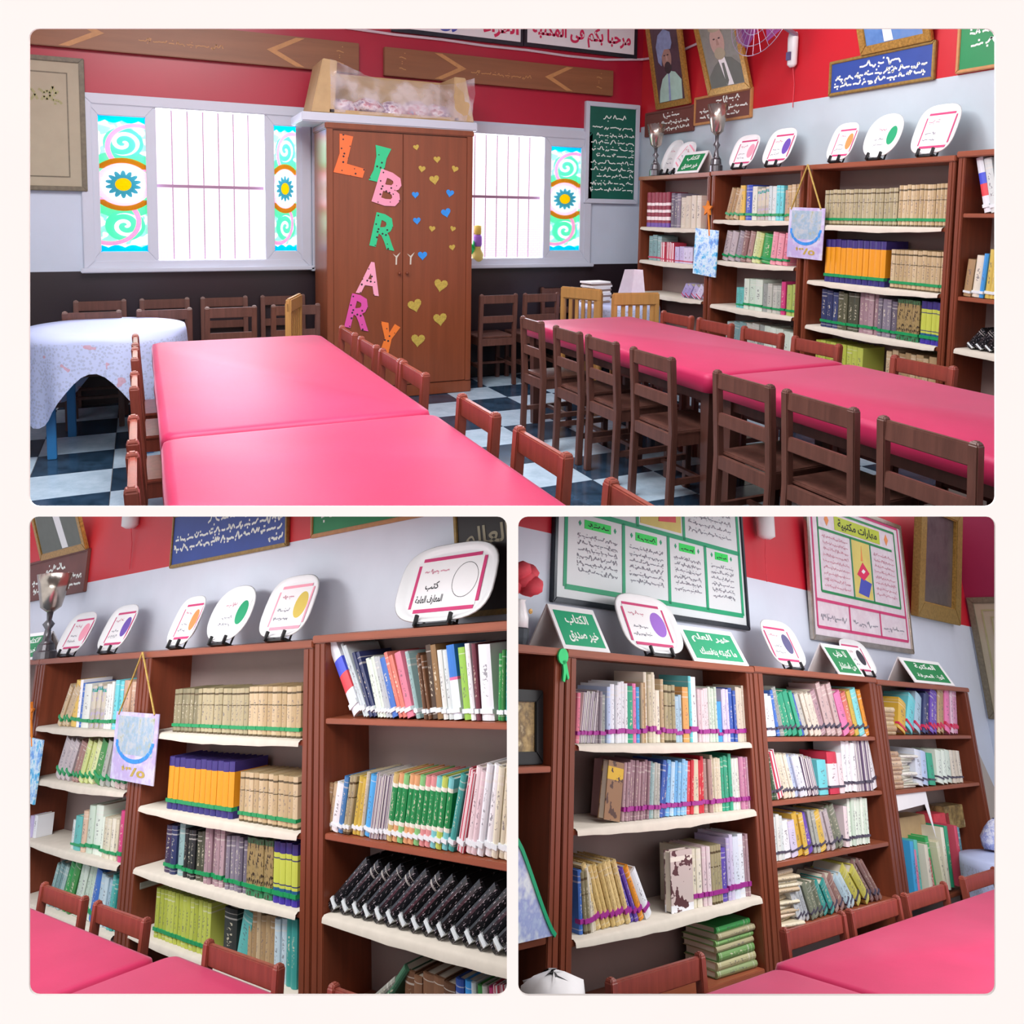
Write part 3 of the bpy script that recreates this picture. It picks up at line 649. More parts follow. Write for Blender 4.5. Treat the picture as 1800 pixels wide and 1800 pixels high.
ROWZ = {('L', 'u1', 4): 1.42, ('L', 'u1', 2): 0.74, ('L', 'u2', 4): 1.434, ('L', 'u2', 3): 1.109, ('L', 'u2', 2): 0.74, ('L', 'u2', 1): 0.4, ('L', 'u3', 4): 1.439, ('L', 'u3', 3): 1.053, ('L', 'u3', 2): 0.75, ('L', 'u3', 1): 0.45, ('L', 'u3', 0): 0.45, ('L', 'u4', 4): 1.537, ('L', 'u4', 3): 1.07, ('L', 'u4', 2): 0.767, ('L', 'u4', 1): 0.42, ('R', 'u2', 4): 1.479, ('R', 'u2', 3): 1.148, ('R', 'u2', 2): 0.75, ('R', 'u2', 6): 0.75, ('R', 'u3', 4): 1.506, ('R', 'u3', 3): 1.178, ('R', 'u3', 2): 0.882, ('R', 'u3', 1): 0.57, ('R', 'u4', 4): 1.512, ('R', 'u4', 3): 1.168, ('T', 'u1', 4): 1.41, ('T', 'u1', 3): 1.1, ('T', 'u1', 2): 0.8, ('T', 'u2', 4): 1.488, ('T', 'u2', 3): 1.155, ('T', 'u2', 2): 0.79, ('T', 'u2', 1): 0.42, ('T', 'u3', 4): 1.465, ('T', 'u3', 3): 1.073, ('T', 'u3', 2): 0.755, ('T', 'u3', 1): 0.4, ('T', 'u4', 4): 1.55, ('T', 'u4', 3): 1.07, ('T', 'u4', 2): 0.767}
ROWS = [
 ('L', 'u1', 4, 'c', [(-2.308,-2.264,0.329,1,'grey',0), (-2.264,-2.178,0.338,1,'red',0), (-2.178,-2.136,0.327,1,'tan',0)]),
 ('L', 'u1', 2, 'c', [(-2.05,-2.004,0.129,1,'lavender',0), (-2.004,-1.944,0.141,1,'white',0)]),
 ('L', 'u2', 4, 'g', [(-1.769,-1.576,0.249,3,'tan',30.8), (-1.565,-1.479,0.286,1,'gold',4.8), (-1.479,-1.433,0.301,1,'white',0), (-1.433,-1.374,0.291,1,'blue',0), (-1.374,-1.258,0.279,1,'offwhite',0), (-1.247,-1.043,0.267,3,'photo',0), (-1.033,-0.915,0.279,3,'pale',0), (-0.909,-0.799,0.286,2,'cyan',0), (-0.779,-0.586,0.292,4,'peach',0)]),
 ('L', 'u2', 3, 'g', [(-1.721,-1.464,0.24,3,'mauvegrey',26.9), (-1.441,-1.336,0.237,2,'brownpink',23.5), (-1.329,-1.124,0.246,3,'lime',22.3), (-1.124,-1.01,0.247,1,'green',21.3), (-1,-0.8,0.256,3,'grey',18), (-0.79,-0.572,0.251,3,'pinkgrey',13.4)]),
 ('L', 'u2', 2, 'g', [(-1.349,-1.295,0.163,1,'pale',0), (-1.295,-1.188,0.189,1,'teal',0), (-1.184,-1.115,0.219,1,'peach',0), (-1.115,-0.923,0.262,2,'mint',0), (-0.913,-0.883,0.215,1,'mint',0), (-0.883,-0.673,0.22,4,'cream',0), (-0.658,-0.596,0.264,1,'magenta',0), (-0.59,-0.527,0.255,1,'lime',0), (-0.527,-0.465,0.263,1,'cyan',0)]),
 ('L', 'u2', 1, 'g', [(-1.605,-1.404,0.244,4,'tealgrey',23.2), (-1.404,-1.233,0.271,2,'green',22.3), (-1.222,-0.968,0.286,5,'mint',18.6), (-0.968,-0.89,0.282,1,'blue',12.1), (-0.89,-0.72,0.253,3,'paleblue',8.9), (-0.72,-0.557,0.268,4,'teal',8.1), (-0.557,-0.4,0.269,3,'grey',9.6)]),
 ('L', 'u3', 4, 'gK', [(-0.097,0.181,0.226,6,'olive',0), (0.181,0.715,0.227,12,'khaki',0), (0.72,1.198,0.232,11,'tanlight',0)]),
 ('L', 'u3', 3, 'gK', [(-0.1,0.605,0.257,12,'orangeset',0), (0.666,1.183,0.219,12,'tanlight',0)]),
 ('L', 'u3', 2, 'gK', [(-0.094,-0.029,0.227,1,'darkpurple',0), (-0.023,0.041,0.233,1,'navy',0), (0.048,0.11,0.241,1,'tealgrey',0), (0.123,0.244,0.226,3,'black',0), (0.25,0.339,0.23,2,'darkolive',0), (0.345,0.537,0.26,5,'mauve',0), (0.559,0.75,0.231,5,'greypurple',0), (0.755,0.985,0.24,3,'ornament',0), (0.994,1.19,0.246,4,'indigoset',0)]),
 ('L', 'u3', 1, 'g', [(-0.145,0.439,0.223,14,'lime2',0)]),
 ('L', 'u3', 0, 'c', [(0.553,0.674,0.218,1,'black',0), (0.679,0.77,0.226,1,'teal',15.5), (0.775,1.011,0.241,6,'tan',0), (1.016,1.103,0.25,2,'paleblue',0), (1.107,1.2,0.263,2,'teal',0)]),
 ('L', 'u4', 4, 'w', [(1.604,1.681,0.319,1,'flag',-32.8), (1.686,1.731,0.308,2,'pale',-29.2), (1.736,1.784,0.276,2,'navy',-25.4), (1.786,1.854,0.251,3,'mint',-19.1), (1.854,1.895,0.252,2,'greywhite',-18.6), (1.897,1.937,0.254,1,'blue',-19.3), (1.939,1.995,0.261,2,'salmon',-20.5), (1.995,2.041,0.266,1,'pink',-17), (2.041,2.081,0.267,2,'tealgrey',-13.8), (2.099,2.147,0.26,4,'brown',-9), (2.149,2.22,0.286,2,'darkbrown',-6.3), (2.224,2.283,0.278,2,'pale',-5.4), (2.287,2.337,0.292,1,'bluewhite',-5.9), (2.345,2.385,0.282,1,'leaf',-4.2), (2.389,2.417,0.289,1,'white',-3.3), (2.419,2.442,0.288,1,'maroon',-1.6), (2.445,2.516,0.297,1,'white',0), (2.529,2.567,0.253,2,'green',7), (2.569,2.612,0.257,2,'teal',6.8)]),
 ('L', 'u4', 3, 'w', [(1.373,1.439,0.197,2,'tan',14), (1.447,1.497,0.192,1,'white',14), (1.499,1.532,0.233,1,'bluegreen',12.6), (1.535,1.582,0.227,2,'khaki',14), (1.59,1.649,0.228,2,'yellow',13.8), (1.651,1.671,0.252,1,'cream',12.3), (1.674,1.715,0.245,1,'azure',12.5), (1.722,1.83,0.246,5,'stripe',14.3), (1.839,2.212,0.251,11,'greenset',13.6), (2.22,2.252,0.275,1,'teal',19.5), (2.256,2.307,0.287,2,'redstripe',18.5), (2.311,2.376,0.295,2,'pinkwhite',16.3), (2.379,2.45,0.312,2,'white',15.1), (2.454,2.554,0.321,3,'cream',13.1)]),
 ('L', 'u4', 2, 'wA', [(1.429,2.569,0.196,15,'album',54)]),
 ('L', 'u4', 1, 'c', [(1.91,2.206,0.222,5,'brown',4.3), (2.21,2.254,0.245,1,'navyblue',3.5), (2.256,2.293,0.244,1,'azure',3.5), (2.297,2.321,0.245,1,'pale',2.5), (2.325,2.36,0.251,1,'green',2.5), (2.363,2.391,0.249,1,'grey',0), (2.394,2.418,0.254,1,'magenta',0), (2.421,2.484,0.262,2,'redstripe',0)]),
 ('R', 'u2', 4, 'p', [(-1.943,-1.92,0.227,1,'pink',2), (-1.918,-1.815,0.22,5,'stripe',8), (-1.815,-1.765,0.228,4,'mauvegrey',2.1), (-1.765,-1.721,0.223,2,'grey',0), (-1.717,-1.656,0.263,2,'whiteblue',0), (-1.653,-1.554,0.272,4,'white',0), (-1.554,-1.508,0.265,1,'green2',0), (-1.506,-1.475,0.266,1,'hotpink',0), (-1.475,-1.45,0.267,1,'azure',0), (-1.446,-1.406,0.288,2,'tan',0), (-1.406,-1.311,0.324,4,'cream',0), (-1.305,-1.269,0.243,1,'cream',0), (-1.267,-1.242,0.301,1,'tan',0), (-1.239,-1.145,0.273,3,'khaki',0), (-1.139,-1.072,0.234,2,'paleblue',0), (-1.069,-1.013,0.271,1,'apricot',0), (-1.011,-0.985,0.339,1,'cyan',0), (-0.983,-0.93,0.319,1,'white',0), (-0.925,-0.827,0.276,4,'pinkwhite',0), (-0.823,-0.737,0.275,4,'mint',0), (-0.733,-0.69,0.209,1,'azure',0), (-0.69,-0.608,0.279,3,'lavender',0), (-0.603,-0.537,0.278,2,'navyblue',0), (-0.534,-0.396,0.293,4,'beige',0)]),
 ('R', 'u2', 3, 'p', [(-1.742,-1.623,0.245,1,'cover1',17.9), (-1.597,-1.394,0.255,11,'mauve',6.1), (-1.392,-1.352,0.251,2,'tealgrey',6.6), (-1.35,-1.306,0.247,2,'grey',4.1), (-1.304,-1.247,0.246,2,'navyblue',11.1), (-1.245,-1.062,0.249,6,'lightblue',7), (-1.059,-1.002,0.255,2,'red',5.2), (-1.001,-0.954,0.254,1,'cream',3), (-0.951,-0.893,0.259,2,'red',2.4), (-0.889,-0.822,0.262,2,'brownpink',0), (-0.82,-0.728,0.264,4,'cream',0), (-0.725,-0.616,0.269,4,'green2',0), (-0.613,-0.545,0.254,3,'offwhite',0), (-0.542,-0.439,0.252,5,'pinkmauve',0)]),
 ('R', 'u2', 2, 'p', [(-1.898,-1.872,0.229,1,'blue',-4.2), (-1.871,-1.826,0.225,2,'olive',-8.3), (-1.824,-1.777,0.247,2,'cream',-11), (-1.775,-1.538,0.246,7,'speckle',-24.3), (-1.536,-1.476,0.215,2,'purple',-29.1), (-1.472,-1.433,0.213,1,'orange',-29.8), (-1.427,-1.368,0.198,1,'white',-33.1)]),
 ('R', 'u2', 6, 'p', [(-1.225,-1.037,0.259,1,'cover2',0), (-1.031,-0.949,0.243,2,'cream',0), (-0.945,-0.876,0.259,2,'pinkwhite',0), (-0.874,-0.773,0.252,4,'khaki',0), (-0.77,-0.72,0.247,1,'purple',0), (-0.717,-0.653,0.29,2,'lavender',0), (-0.65,-0.543,0.284,2,'whiteblue',0), (-0.54,-0.498,0.287,2,'mauve',0)]),
 ('R', 'u3', 4, 'k', [(-0.21,-0.087,0.233,2,'white',-3.3), (-0.084,-0.05,0.251,1,'blue',-11.5), (-0.047,0.014,0.275,2,'grey',-14.1), (0.018,0.234,0.248,4,'green2',-21.1), (0.238,0.279,0.244,1,'navyblue',-22.5), (0.283,0.338,0.241,1,'grey',-22.9), (0.342,0.504,0.247,3,'beige',-22.7), (0.508,0.582,0.269,1,'mauve',-21.8), (0.586,0.786,0.307,3,'pinkgrey',-18.1), (0.806,0.91,0.251,1,'hotpink',-20.5), (0.915,0.991,0.272,1,'salmon',-17.6), (0.996,1.06,0.283,1,'yellow',-15.2), (1.065,1.155,0.285,1,'cyan',-15.3), (1.159,1.215,0.287,1,'orange',-13.4)]),
 ('R', 'u3', 3, 'k', [(-0.21,-0.146,0.232,2,'darkgreen',-11.8), (-0.143,-0.065,0.238,1,'redstripe',-17.2), (-0.062,0.085,0.237,4,'cream',-19.4), (0.089,0.242,0.22,4,'whiteblue',-19.6), (0.245,0.39,0.21,3,'stripe',-16.8), (0.395,0.517,0.198,1,'cyan',0), (0.52,0.655,0.249,1,'redwhite',0), (0.661,0.73,0.236,1,'pinkwhite',0), (0.734,0.913,0.292,3,'white',6.1), (0.917,1.147,0.308,5,'stripe',0), (1.151,1.258,0.32,1,'white',-11.9)]),
 ('R', 'u3', 2, 'k', [(-0.265,-0.106,0.221,4,'pale',0), (-0.102,-0.025,0.19,1,'white',-3.9), (-0.022,0.057,0.186,1,'lavender',-7.6), (0.06,0.178,0.208,2,'goldyellow',-11.5), (0.183,0.253,0.203,1,'purple',-18.9), (0.256,0.335,0.221,2,'grey',-12.7), (0.339,0.416,0.217,1,'goldyellow',-15), (0.422,0.523,0.212,2,'mauvegrey',-19.2), (0.532,0.665,0.221,2,'darkolive2',-23.2), (0.669,0.724,0.224,1,'pinkwhite',4.1), (0.728,1.011,0.267,7,'mint',6.5)]),
 ('R', 'u3', 1, 'k', [(-0.009,0.137,0.16,3,'greywhite',-26.7), (0.141,0.307,0.169,3,'darkolive2',-26.4), (0.311,0.448,0.158,2,'teal',-33.6), (0.452,0.595,0.18,2,'brownpink',-38.9), (0.599,0.747,0.166,2,'paleblue',-43.7), (0.751,0.945,0.184,2,'yellowgreen',-45.1), (0.949,1.107,0.218,3,'brownpink',-45.8)]),
 ('R', 'u4', 4, 'r', [(1.715,1.857,0.207,1,'goldyellow',23.5), (1.867,2.018,0.24,1,'cyan',33.9), (2.024,2.153,0.266,1,'paleblue',27.5), (2.158,2.291,0.296,2,'navy',25.7), (2.296,2.461,0.315,2,'purple',25), (2.467,2.613,0.339,2,'tan',24.2), (2.619,2.727,0.35,1,'hotpink',21.9), (2.733,2.912,0.35,3,'pinkmauve',20.1)]),
 ('R', 'u4', 3, 'k', [(1.913,2.137,0.234,2,'whiteblue',9.6), (2.164,2.278,0.227,1,'green2',3.5), (2.301,2.615,0.234,3,'mint',10.4), (2.63,2.856,0.231,3,'beige',3.8)]),
 ('T', 'u1', 4, 'c', [(0.072,0.424,0.316,6,'maroonset',0), (0.43,0.583,0.302,3,'greypurple',0), (0.589,0.857,0.28,4,'beige',0), (0.94,0.994,0.372,1,'red',0)]),
 ('T', 'u1', 3, 'm', [(0.105,0.304,0.234,3,'tealgrey',0), (0.31,0.508,0.174,3,'redstripe',0), (0.515,0.77,0.146,4,'lavender',0)]),
 ('T', 'u1', 2, 'm', [(0.631,0.974,0.105,5,'lavender',32)]),
 ('T', 'u2', 4, 'g', [(1.173,1.336,0.244,3,'tan',17.2), (1.348,1.403,0.266,1,'gold',0), (1.408,1.479,0.275,1,'blue',0), (1.484,1.539,0.262,1,'offwhite',0), (1.544,1.661,0.252,3,'photo',0), (1.666,1.74,0.257,2,'pale',0), (1.745,1.817,0.266,2,'cyan',0), (1.824,1.851,0.231,1,'peach',0), (1.855,1.983,0.271,3,'tan',0)]),
 ('T', 'u2', 3, 'g', [(1.159,1.367,0.243,3,'mauvegrey',13), (1.372,1.487,0.248,2,'brownpink',11), (1.492,1.591,0.242,2,'lime',10.9), (1.596,1.699,0.237,1,'green',8.2), (1.704,1.876,0.241,3,'pink',6.2)]),
 ('T', 'u2', 2, 'g', [(1.339,1.425,0.163,2,'teal',0), (1.43,1.636,0.238,3,'mint',0), (1.64,1.83,0.218,4,'grey',0), (1.834,1.877,0.248,1,'magenta',0), (1.885,1.991,0.24,2,'lime',0)]),
 ('T', 'u2', 1, 'g', [(1.222,1.447,0.25,3,'tealgrey',5.9), (1.451,1.658,0.271,3,'grey',5.1), (1.669,2.014,0.261,5,'mint',0)]),
 ('T', 'u3', 4, 'gK', [(2.213,2.801,0.239,17,'khaki',0), (2.807,3.148,0.256,12,'tanlight',0)]),
 ('T', 'u3', 3, 'gK', [(2.238,2.737,0.293,11,'orangeset',0), (2.776,3.155,0.246,12,'tanlight',0)]),
 ('T', 'u3', 2, 'gK', [(2.22,2.365,0.261,3,'navy',0), (2.368,2.541,0.258,4,'darkolive',0), (2.544,2.694,0.28,4,'mauve',0), (2.7,2.836,0.247,4,'greypurple',0), (2.842,3.003,0.257,3,'ornament',0), (3.012,3.158,0.261,4,'indigoset',0)]),
 ('T', 'u3', 1, 'c', [(2.194,2.601,0.256,9,'lime2',0), (2.781,3.166,0.28,9,'tan',0)]),
 ('T', 'u4', 4, 'w', [(3.367,3.41,0.325,1,'flag',-13), (3.412,3.458,0.316,1,'pale',-12), (3.46,3.505,0.302,1,'navy',-10.1)]),
 ('T', 'u4', 3, 'w', [(3.274,3.319,0.215,1,'tan',5.1), (3.322,3.37,0.236,1,'cream',4.6), (3.372,3.397,0.25,1,'azure',4.3), (3.399,3.491,0.276,3,'yellow',3.8)]),
 ('T', 'u4', 2, 'wA', [(3.314,3.583,0.11,5,'album',38.8)]),
]

SHELF_Z = {}
def fill_rows():
    for room, unit, lvl, code, segs in ROWS:
        fr = {'T': F_HALLWALL, 'L': F_LEFT, 'R': F_RIGHT}[room]; use({'T': 'hall', 'L': 'left', 'R': 'right'}[room], fr)
        z = ROWZ[(room, unit, lvl)]; tape = code[0] if code[0] != 'c' else None; rnd = random.Random(room + unit + str(lvl)); idx = 0
        where = '%s shelf, %s' % (SHELF_WORD[lvl], CASE_WORD[(room, unit)])
        for x0, x1, h, n, ck, ang in segs:
            cols, word, cov = CK[ck]; a = math.radians(ang); isset = ck in SETS
            kind = 'photo_album' if ck == 'album' else 'bound_volume' if isset else ('paperback' if room == 'R' else 'book')
            wd = [rnd.uniform(.8, 1.2) if not isset else rnd.uniform(.95, 1.05) for _ in range(n)]; s = (x1 - x0) / sum(wd); x = x0
            for k in range(n):
                idx += 1; step = wd[k] * s; tk = max(.004, step * math.cos(a) * .96); hh = h / max(.5, math.cos(a)) * (rnd.uniform(.94, 1.02) if not isset else rnd.uniform(.99, 1.01))
                yb = .028 + (rnd.uniform(0, .014) if not isset else rnd.uniform(0, .004)); dp = min(.2, hh * .8)
                M = T(x, yb, z + .003) @ Matrix.Rotation(a, 4, 'Y')
                if ck in ('cover1', 'cover2'):      # stands with its front cover to the room
                    b = put('paperback', bme(cov), None, T(x1, yb - .01, z + .003) @ Matrix.Rotation(a * .5, 4, 'Y') @ Matrix.Rotation(R90, 4, 'Z') @ Matrix.Diagonal((.04, x1 - x0, hh, 1)), '%s paperback facing out on %s' % (word, where), 'book', 'books on %s' % where)
                    b.color = (*lin(cols[0]), 1); x += step; continue
                if a > 0: M = T(x, yb, z + .003 + tk * math.sin(a)) @ Matrix.Rotation(a, 4, 'Y')
                if isset:
                    lab = '%s %s from the row on %s' % (word, {'photo_album': 'photo album'}.get(kind, 'bound volume'), where); grp = 'matching %s row, %s' % (word, where)
                else:
                    lab = '%s %s, %s from left on %s' % (word, kind, ORD(idx), where); grp = 'books on %s' % where
                b = put(kind, bme(cov), None, M @ Matrix.Diagonal((tk, dp, hh, 1)), lab, 'book' if kind != 'photo_album' else 'album', grp)
                b.color = (*lin(rnd.choice(cols)), 1)
                if tape:
                    t = put('label_tape', TAPE_ME[tape], b)
                x += step
fill_rows()

# ================================================================== TABLES AND CHAIRS
def red_table(label, x0, x1, y0, y1, z=.74, group='red covered reading tables'):
    t = thing('reading_table', label, 'table', T((x0 + x1) / 2, (y0 + y1) / 2, 0), group); a, b = (x1 - x0) / 2, (y1 - y0) / 2
    n = 10; m = MB(); r = random.Random(label); rows = []
    # cover: a padded top with a short skirt all round
    def loop(ins, zz, wob):
        pts = []
        for k in range(4):
            sx, sy = ((1, -1), (1, 1), (-1, 1), (-1, -1))[k]; rad = .045
            for j in range(5):
                ang = -PI / 2 + k * PI / 2 + PI / 2 * j / 4
                pts.append((sx * (a - rad - ins) + rad * math.cos(ang), sy * (b - rad - ins) + rad * math.sin(ang), zz))
            nx, ny = ((1, 1), (-1, 1), (-1, -1), (1, -1))[k]
            p = pts[-1]; q = (nx * (a - ins) if k in (0, 2) else nx * (a - rad - ins), ny * (b - rad - ins) if k in (0, 2) else ny * (b - ins), zz)
            for j in range(1, 7):
                f = j / 7; o = wob * r.uniform(-1, 1)
                x = p[0] + (q[0] - p[0]) * f; y = p[1] + (q[1] - p[1]) * f
                pts.append((x + (o if k in (0, 2) else 0), y + (o if k in (1, 3) else 0), zz))
        return pts
    levels = [(.012, z - .10, .006), (.0, z - .095, .006), (.0, z - .03, .003), (.006, z - .008, 0), (.03, z, 0)]
    L = [loop(*l) for l in levels]; k = len(L[0])
    m.add([p for l in L for p in l], [(i * k + j, i * k + (j + 1) % k, (i + 1) * k + (j + 1) % k, (i + 1) * k + j) for i in range(len(L) - 1) for j in range(k)] + [tuple((len(L) - 1) * k + j for j in range(k))])
    m.build('table_cover', 'red_cloth', t, smooth=True)
    MB().box(-a + .04, a - .04, -b + .04, b - .04, z - .05, z - .02).build('table_top', 'table_wood', t)
    for sy in (-1, 1): MB().box(-a + .06, a - .06, sy * (b - .07) - .012, sy * (b - .07) + .012, z - .16, z - .05).build('apron', 'table_wood', t)
    for sx in (-1, 1): MB().box(sx * (a - .07) - .012, sx * (a - .07) + .012, -b + .08, b - .08, z - .16, z - .05).build('apron', 'table_wood', t)
    for sx in (-1, 1):
        for sy in (-1, 1):
            x, y = sx * (a - .075), sy * (b - .075); MB().add([(x + dx * w, y + dy * w, zz) for zz, w in ((0, .022), (z - .05, .034)) for dx, dy in ((-1, -1), (1, -1), (1, 1), (-1, 1))], [(0, 3, 2, 1), (4, 5, 6, 7), (0, 1, 5, 4), (1, 2, 6, 5), (2, 3, 7, 6), (3, 0, 4, 7)]).build('leg', 'table_wood', t)
    return t
def chair_at(x, y, rz): return T(x, y, 0, rz)
CHAIRS = {}
def chair(label, x, y, rz, w, wood_m, group, h=.816):
    # backrest in the plane y=0, seat towards +y
    key = (round(w, 2), wood_m, h)
    if key in CHAIRS: return copy_thing(CHAIRS[key], chair_at(x, y, rz), label, group)
    c = thing('wooden_chair', label, 'chair', chair_at(x, y, rz), group); p = .036; d = .38; a = w / 2 - p / 2
    for s in (-1, 1):
        m = MB(); m.add([(s * a + dx * p / 2, yy + dy * p / 2, zz) for zz, yy in ((0, .0), (.42, .012), (h - .012, -.012)) for dx, dy in ((-1, -1), (1, -1), (1, 1), (-1, 1))] + [(s * a + dx * p * .3, -.012 + dy * p * .3, h) for dx, dy in ((-1, -1), (1, -1), (1, 1), (-1, 1))],
            [(0, 3, 2, 1)] + [(i * 4 + j, i * 4 + (j + 1) % 4, i * 4 + 4 + (j + 1) % 4, i * 4 + 4 + j) for i in range(3) for j in range(4)] + [(12, 13, 14, 15)])
        m.build('back_post', wood_m, c, bevel=.004)
        MB().box(s * a - p / 2, s * a + p / 2, d - p, d, 0, .42).build('leg', wood_m, c, bevel=.004)
        MB().box(s * a - .011, s * a + .011, p / 2, d - p / 2, .36, .42).build('seat_rail', wood_m, c)
        MB().box(s * a - .01, s * a + .01, .01, d - .02, .16, .19).build('stretcher', wood_m, c)
    MB().box(-a, a, -.022, .0, h - .085, h - .012).build('top_rail', wood_m, c, bevel=.004)
    MB().box(-a, a, -.012, .008, h - .255, h - .195).build('middle_rail', wood_m, c, bevel=.003)
    MB().box(-a, a, -.004, .02, .36, .42).build('seat_rail', wood_m, c)
    MB().box(-a, a, d - .028, d - .006, .36, .42).build('seat_rail', wood_m, c)
    MB().box(-a, a, d / 2 - .012, d / 2 + .012, .165, .185).build('stretcher', wood_m, c)
    MB().box(-w / 2 + .002, w / 2 - .002, .022, d + .012, .42, .438).build('seat', wood_m, c, bevel=.005)
    CHAIRS[key] = c; return c
use('hall', F_HALL)
red_table('red covered table beside the white round table, far half of its pair', .05, 1.02, 2.875, 5.0)
red_table('red covered table nearest the viewer, near half of the pair by the wardrobe', .05, 1.02, .75, 2.862)
red_table('red covered table by the bookcases, far half ending near the stacked papers', 2.5, 3.43, 3.06, 5.15)
red_table('red covered table by the bookcases, near half with chairs in the foreground', 2.5, 3.43, .96, 3.048)
names7 = ['farthest', 'second farthest', 'third farthest', 'fourth farthest', 'third nearest', 'second nearest', 'nearest']
for i, (y, w) in enumerate(((4.73, .31), (4.24, .33), (3.84, .33), (3.35, .37), (2.67, .37), (2.24, .37), (1.77, .38))):
    chair('dark wooden chair, %s in the row on the aisle side of the bookcase table' % names7[i], 2.38, y, -R90, w, 'chair_wood', 'chairs on the aisle side of the bookcase table')
for i, y in enumerate((4.67, 4.25, 3.80, 3.36, 2.67, 2.1)):
    chair('dark wooden chair between bookcases and red table, %s from the corner' % ORD(i + 1), 3.5, y, R90, .36, 'chair_wood_red', 'chairs between the bookcases and the red table')
for i, y in enumerate((4.65, 4.19, 3.76, 3.40, 2.65, 2.14, 1.58)):
    chair('reddish wooden chair, %s in the row between wardrobe table and aisle' % names7[i], 1.1, y, R90, .35, 'chair_wood_red', 'chairs on the aisle side of the wardrobe table')
for i, y in enumerate((4.68, 4.22, 3.55, 2.75, 2.3)):
    chair('dark wooden chair edge-on beside the round table, %s from the window wall' % ORD(i + 1), -.02, y, -R90, .35, 'chair_wood_red', 'chairs along the far side of the wardrobe table')
for i, x in enumerate((-.3, .15, .59, 1.05)):
    chair('dark chair facing the window wall, %s from the framed print' % ORD(i + 1), x, 6.06, 0, .36, 'chair_wood', 'chairs lined up under the window')
    if i < 4: chair('dark chair with its back to the window wall, %s from the framed print' % ORD(i + 1), x + .02, 6.76, PI, .36, 'chair_wood', 'chairs lined up under the window')
for x, y, rz, lab in ((2.83, 6.32, 0, 'dark chair right beside the wardrobe facing the wall'), (3.25, 6.32, 0, 'dark chair second from the wardrobe facing the wall'), (3.66, 6.76, PI, 'dark chair with its back to the wall behind the blond chair')):
    chair(lab, x, y, rz, .36, 'chair_wood', 'chairs between wardrobe and bookcases')
def slat_chair(label, x, y, rz):
    c = thing('blond_chair', label, 'chair', chair_at(x, y, rz), 'blond wooden chairs'); w, h, d = .4, .88, .38; a = w / 2 - .02
    for s in (-1, 1):
        MB().box(s * a - .02, s * a + .02, -.02, .02, 0, h).build('back_post', 'blond_wood', c, bevel=.006)
        MB().box(s * a - .02, s * a + .02, d - .04, d, 0, .42).build('leg', 'blond_wood', c, bevel=.005)
    MB().box(-w / 2 + .0, w / 2, -.022, .016, h - .07, h + .03).build('top_rail', 'blond_wood', c, bevel=.01)
    MB().box(-a, a, -.01, .01, .52, .56).build('lower_rail', 'blond_wood', c)
    for k in range(5): MB().box(-a + .06 + k * .062, -a + .09 + k * .062, -.008, .008, .56, h - .07).build('slat', 'blond_wood', c)
    MB().box(-w / 2, w / 2, .0, d + .01, .42, .445).build('seat', 'blond_wood', c, bevel=.006)
    MB().box(-a, a, d - .03, d - .01, .36, .42).build('seat_rail', 'blond_wood', c)
slat_chair('blond wooden chair between the wardrobe and the wall chairs, seen edge-on', .98, 5.72, 1.2)
slat_chair('blond wooden chair at the far end of the bookcase table, beside wardrobe chairs', 3.32, 5.72, -1.1)
slat_chair('blond slatted chair in front of the papers on the small table', 3.52, 5.22, -.15)

def round_table(label, cx, cy, r, z, base_drop, corner_drop, th0, legcol, group, cloth):
    t = thing('round_table', label, 'table', T(cx, cy, 0), group)
    MB().lathe([(r - .03, z - .04), (r - .005, z - .035), (r - .005, z - .012), (r - .02, z - .008)], 36).build('table_top', 'table_wood', t, smooth=True)
    for k in range(4):
        a = th0 + k * PI / 2; x, y = (r - .08) * math.cos(a), (r - .1) * math.sin(a)
        MB().box(x - .025, x + .025, y - .025, y + .025, 0, z - .04).build('leg', legcol, t, bevel=.004)
    n = 72; m = MB(); vs = [(0, 0, z)]; rings = 9
    for i in range(1, 4): vs += [(r * i / 3 * math.cos(2 * PI * k / n), r * i / 3 * math.sin(2 * PI * k / n), z) for k in range(n)]
    for i in range(1, rings):
        f = i / (rings - 1)
        for k in range(n):
            th = 2 * PI * k / n; drop = base_drop + corner_drop * abs(math.cos(2 * (th - th0))) ** 2
            rip = math.sin(th * 9 + 1.3) * .5 + math.sin(th * 17) * .3
            rr = r + .006 + f * (.012 + .03 * rip * (.4 + drop))
            vs.append((rr * math.cos(th), rr * math.sin(th), z - .003 - drop * f))
    fs = [(0, 1 + k, 1 + (k + 1) % n) for k in range(n)] + [(1 + i * n + k, 1 + (i + 1) * n + k, 1 + (i + 1) * n + (k + 1) % n, 1 + i * n + (k + 1) % n) for i in range(2 + rings - 1) for k in range(n)]
    m.add(vs, fs)
    c = m.build('tablecloth', 'printed_cloth', None, smooth=True, at=T(cx, cy, 0), label=cloth, cat='tablecloth')
    return t
t_ = round_table('round table with blue legs under the window', -.2, 5.62, .46, .76, .21, .34, .65, 'leg_blue', None, 'white printed cloth draped over the round table under the window')
round_table('small round table in the corner by the bookcases', 3.86, 6.0, .36, .74, .24, .1, .2, 'table_wood', None, 'pale cloth on the small corner table with paper pads')
